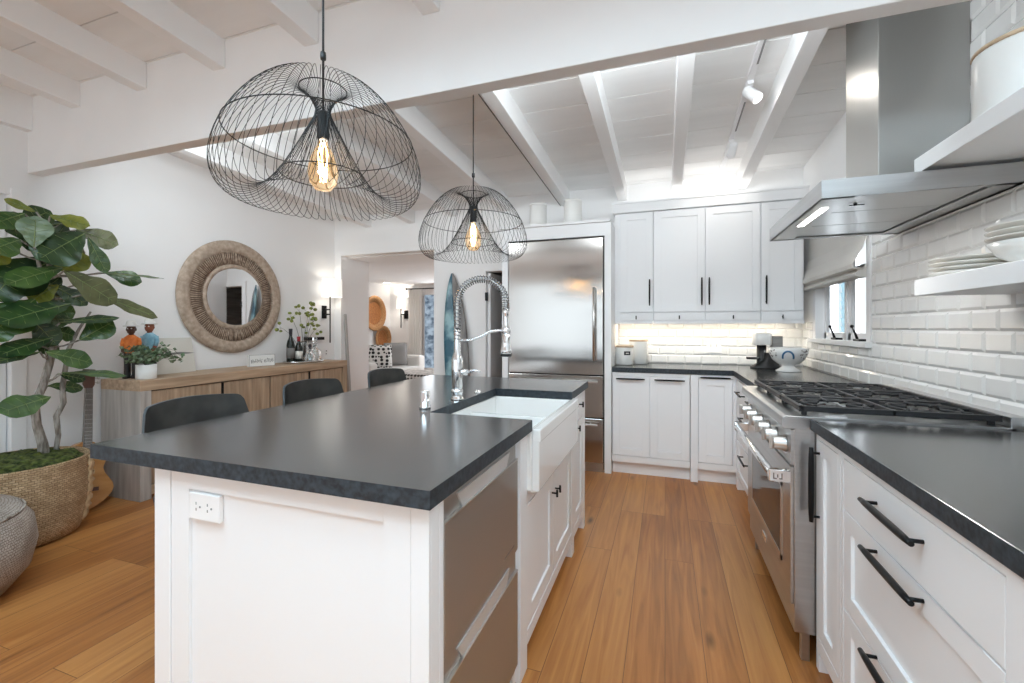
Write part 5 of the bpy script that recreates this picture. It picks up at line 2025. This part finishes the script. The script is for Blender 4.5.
t = thing('sofa', 'pale grey upholstered sofa along the living room wall', 'sofa', (-5.15, 7.1, 0))
part('seat', MB().box(-5.55, -4.55, 6.35, 7.65, .12, .40), M['sofa'], t, .04)
part('seat_cushion', MB().box(-5.32, -4.55, 6.40, 7.60, .401, .50), M['sofa'], t, .03)
part('backrest', MB().box(-5.58, -5.33, 6.35, 7.65, .401, .78), M['sofa'], t, .05)
part('armrest', MB().box(-5.58, -4.62, 7.655, 7.90, .12, .70), M['sofa'], t, .05)
part('armrest', MB().box(-5.58, -4.62, 6.10, 6.345, .12, .66), M['sofa'], t, .05)
for (x, yy) in ((-5.5, 6.2), (-4.7, 6.2), (-5.5, 7.8), (-4.7, 7.8)):
    part('leg', MB().tube([(x, yy, 0), (x, yy, .12)], .025, 10), M['gneck'], t)


def cushion(label, cx, cy, cz, w_, yaw, tilt, mt_, tassel=False):
    m = MB()
    n = 12
    P, fs = [], []
    for side in (1, -1):
        for i in range(n + 1):
            for j in range(n + 1):
                u, v = -1 + 2 * i / n, -1 + 2 * j / n
                th = .075 * ((1 - u ** 4) * (1 - v ** 4)) ** .6
                pin = 1 - .05 * (1 - abs(u * v))
                P.append(Vector((side * th, u * w_ / 2 * (1 - .06 * (1 - v * v) * 0), v * w_ / 2)))
    N1 = (n + 1) ** 2
    for s_ in (0, 1):
        for i in range(n):
            for j in range(n):
                k = s_ * N1 + i * (n + 1) + j
                f = (k, k + 1, k + n + 2, k + n + 1)
                fs.append(f if s_ == 0 else tuple(reversed(f)))
    R_ = Matrix.Rotation(yaw, 3, 'Z') @ Matrix.Rotation(tilt, 3, 'Y')
    m.add([R_ @ p + Vector((cx, cy, cz)) for p in P], fs, True)
    t = thing('cushion', label, 'cushion', (cx, cy, cz - w_ / 2))
    part('cover', m, mt_, t)
    pp = [R_ @ Vector((0, u * w_ / 2, v * w_ / 2)) + Vector((cx, cy, cz)) for (u, v) in ((-1, -1), (1, -1), (1, 1), (-1, 1))]
    part('piping', MB().tube(pp + pp[:1], .006, 6), mt_, t)


cushion('black and white spotted square cushion on the sofa', -4.96, 6.86, .725, .42, math.radians(-50), math.radians(-14), M['dots'])
cushion('plain grey square cushion at the far end of the sofa', -4.96, 7.36, .735, .44, math.radians(-42), math.radians(-10), M['greycloth'])
t = thing('ottoman', 'low ottoman in black and white woven cloth', 'ottoman', (-3.95, 6.5, 0))
part('cushion_top', MB().box(-4.45, -3.35, 6.2, 6.95, .18, .50), M['kilim'], t, .05)
for (x, yy) in ((-4.38, 6.27), (-3.42, 6.27), (-4.38, 6.88), (-3.42, 6.88)):
    part('leg', MB().tube([(x, yy, 0), (x, yy, .19)], .022, 10), M['gneck'], t)

# curtain and rod
t = thing('curtain', 'white floor-length curtain beside the living room window', 'curtain', (-4.97, 8.02, 0))
m = MB()
n = 60
P, fs = [], []
for z in (.03, 2.05):
    for i in range(n + 1):
        f = i / n
        P.append((-5.1 + .32 * f, 8.03 + .03 * math.sin(f * 5.5 * 2 * PI) * (1 if z < 1 else .8), z))
for z in (.03, 2.05):
    for i in range(n + 1):
        f = i / n
        P.append((-5.1 + .32 * f, 8.036 + .03 * math.sin(f * 5.5 * 2 * PI) * (1 if z < 1 else .8), z))
K_ = n + 1
for i in range(n):
    fs += [(i, i + 1, K_ + i + 1, K_ + i), (2 * K_ + i, 3 * K_ + i, 3 * K_ + i + 1, 2 * K_ + i + 1)]
fs += [(0, K_, 3 * K_, 2 * K_), (n, 2 * K_ + n, 3 * K_ + n, K_ + n)]
m.add(P, fs, True)
part('drape', m, M['linen'], t)
solo('curtain_rod', MB().tube([(-5.14, 8.03, 2.065), (-3.1, 8.03, 2.065)], .012, 10).ball((-5.15, 8.03, 2.065), .022).box(-5.08, -5.06, 8.03, FYB, 2.055, 2.075), M['black'], 'black curtain rod above the living room window', 'curtain rod', (-4.1, 8.03, 2.065))
# living room sconce
t = thing('wall_sconce', 'small glowing wall sconce between the baskets and the curtain', 'lamp', (-5.3, FYB, 1.55))
part('shade', MB().loft([(-5.28, FYB - .10, 1.66, .10, .08), (-5.28, FYB - .10, 1.88, .095, .075)], 28, caps=False).loft([(-5.28, FYB - .10, 1.66, .098, .078), (-5.28, FYB - .10, 1.88, .093, .073)], 28, caps=False), M['shade_lit'], t)
part('stem', MB().tube([(-5.28, FYB - .10, 1.25), (-5.28, FYB - .10, 1.8)], .012, 8), M['black'], t)
part('wall_plate', MB().box(-5.26, -5.13, FYB - .02, FYB, 1.44, 1.62).box(-5.29, -5.2, FYB - .10, FYB - .015, 1.52, 1.545), M['black'], t, .002)
point('living_sconce_glow', (-5.28, FYB - .10, 1.8), 3, (1, .94, .86), .05)
t = thing('ceiling_downlight', 'round recessed ceiling light glowing in the living room', 'light', (-5.3, 7.55, FZC))
part('trim_ring', MB().lathe([(.06, -.004), (.085, -.004), (.085, .0), (.06, .0)], -5.3, 7.55, FZC, 28, closed=True), M['cab'], t)
part('diffuser', MB().lathe([(0, -.002), (.06, -.002), (.06, 0), (0, 0)], -5.3, 7.55, FZC, 28), M['ledc'], t)
spot('downlight_beam', (-5.3, 7.55, FZC - .02), (-5.3, 7.55, 0), 8, (1, .95, .88), 120)
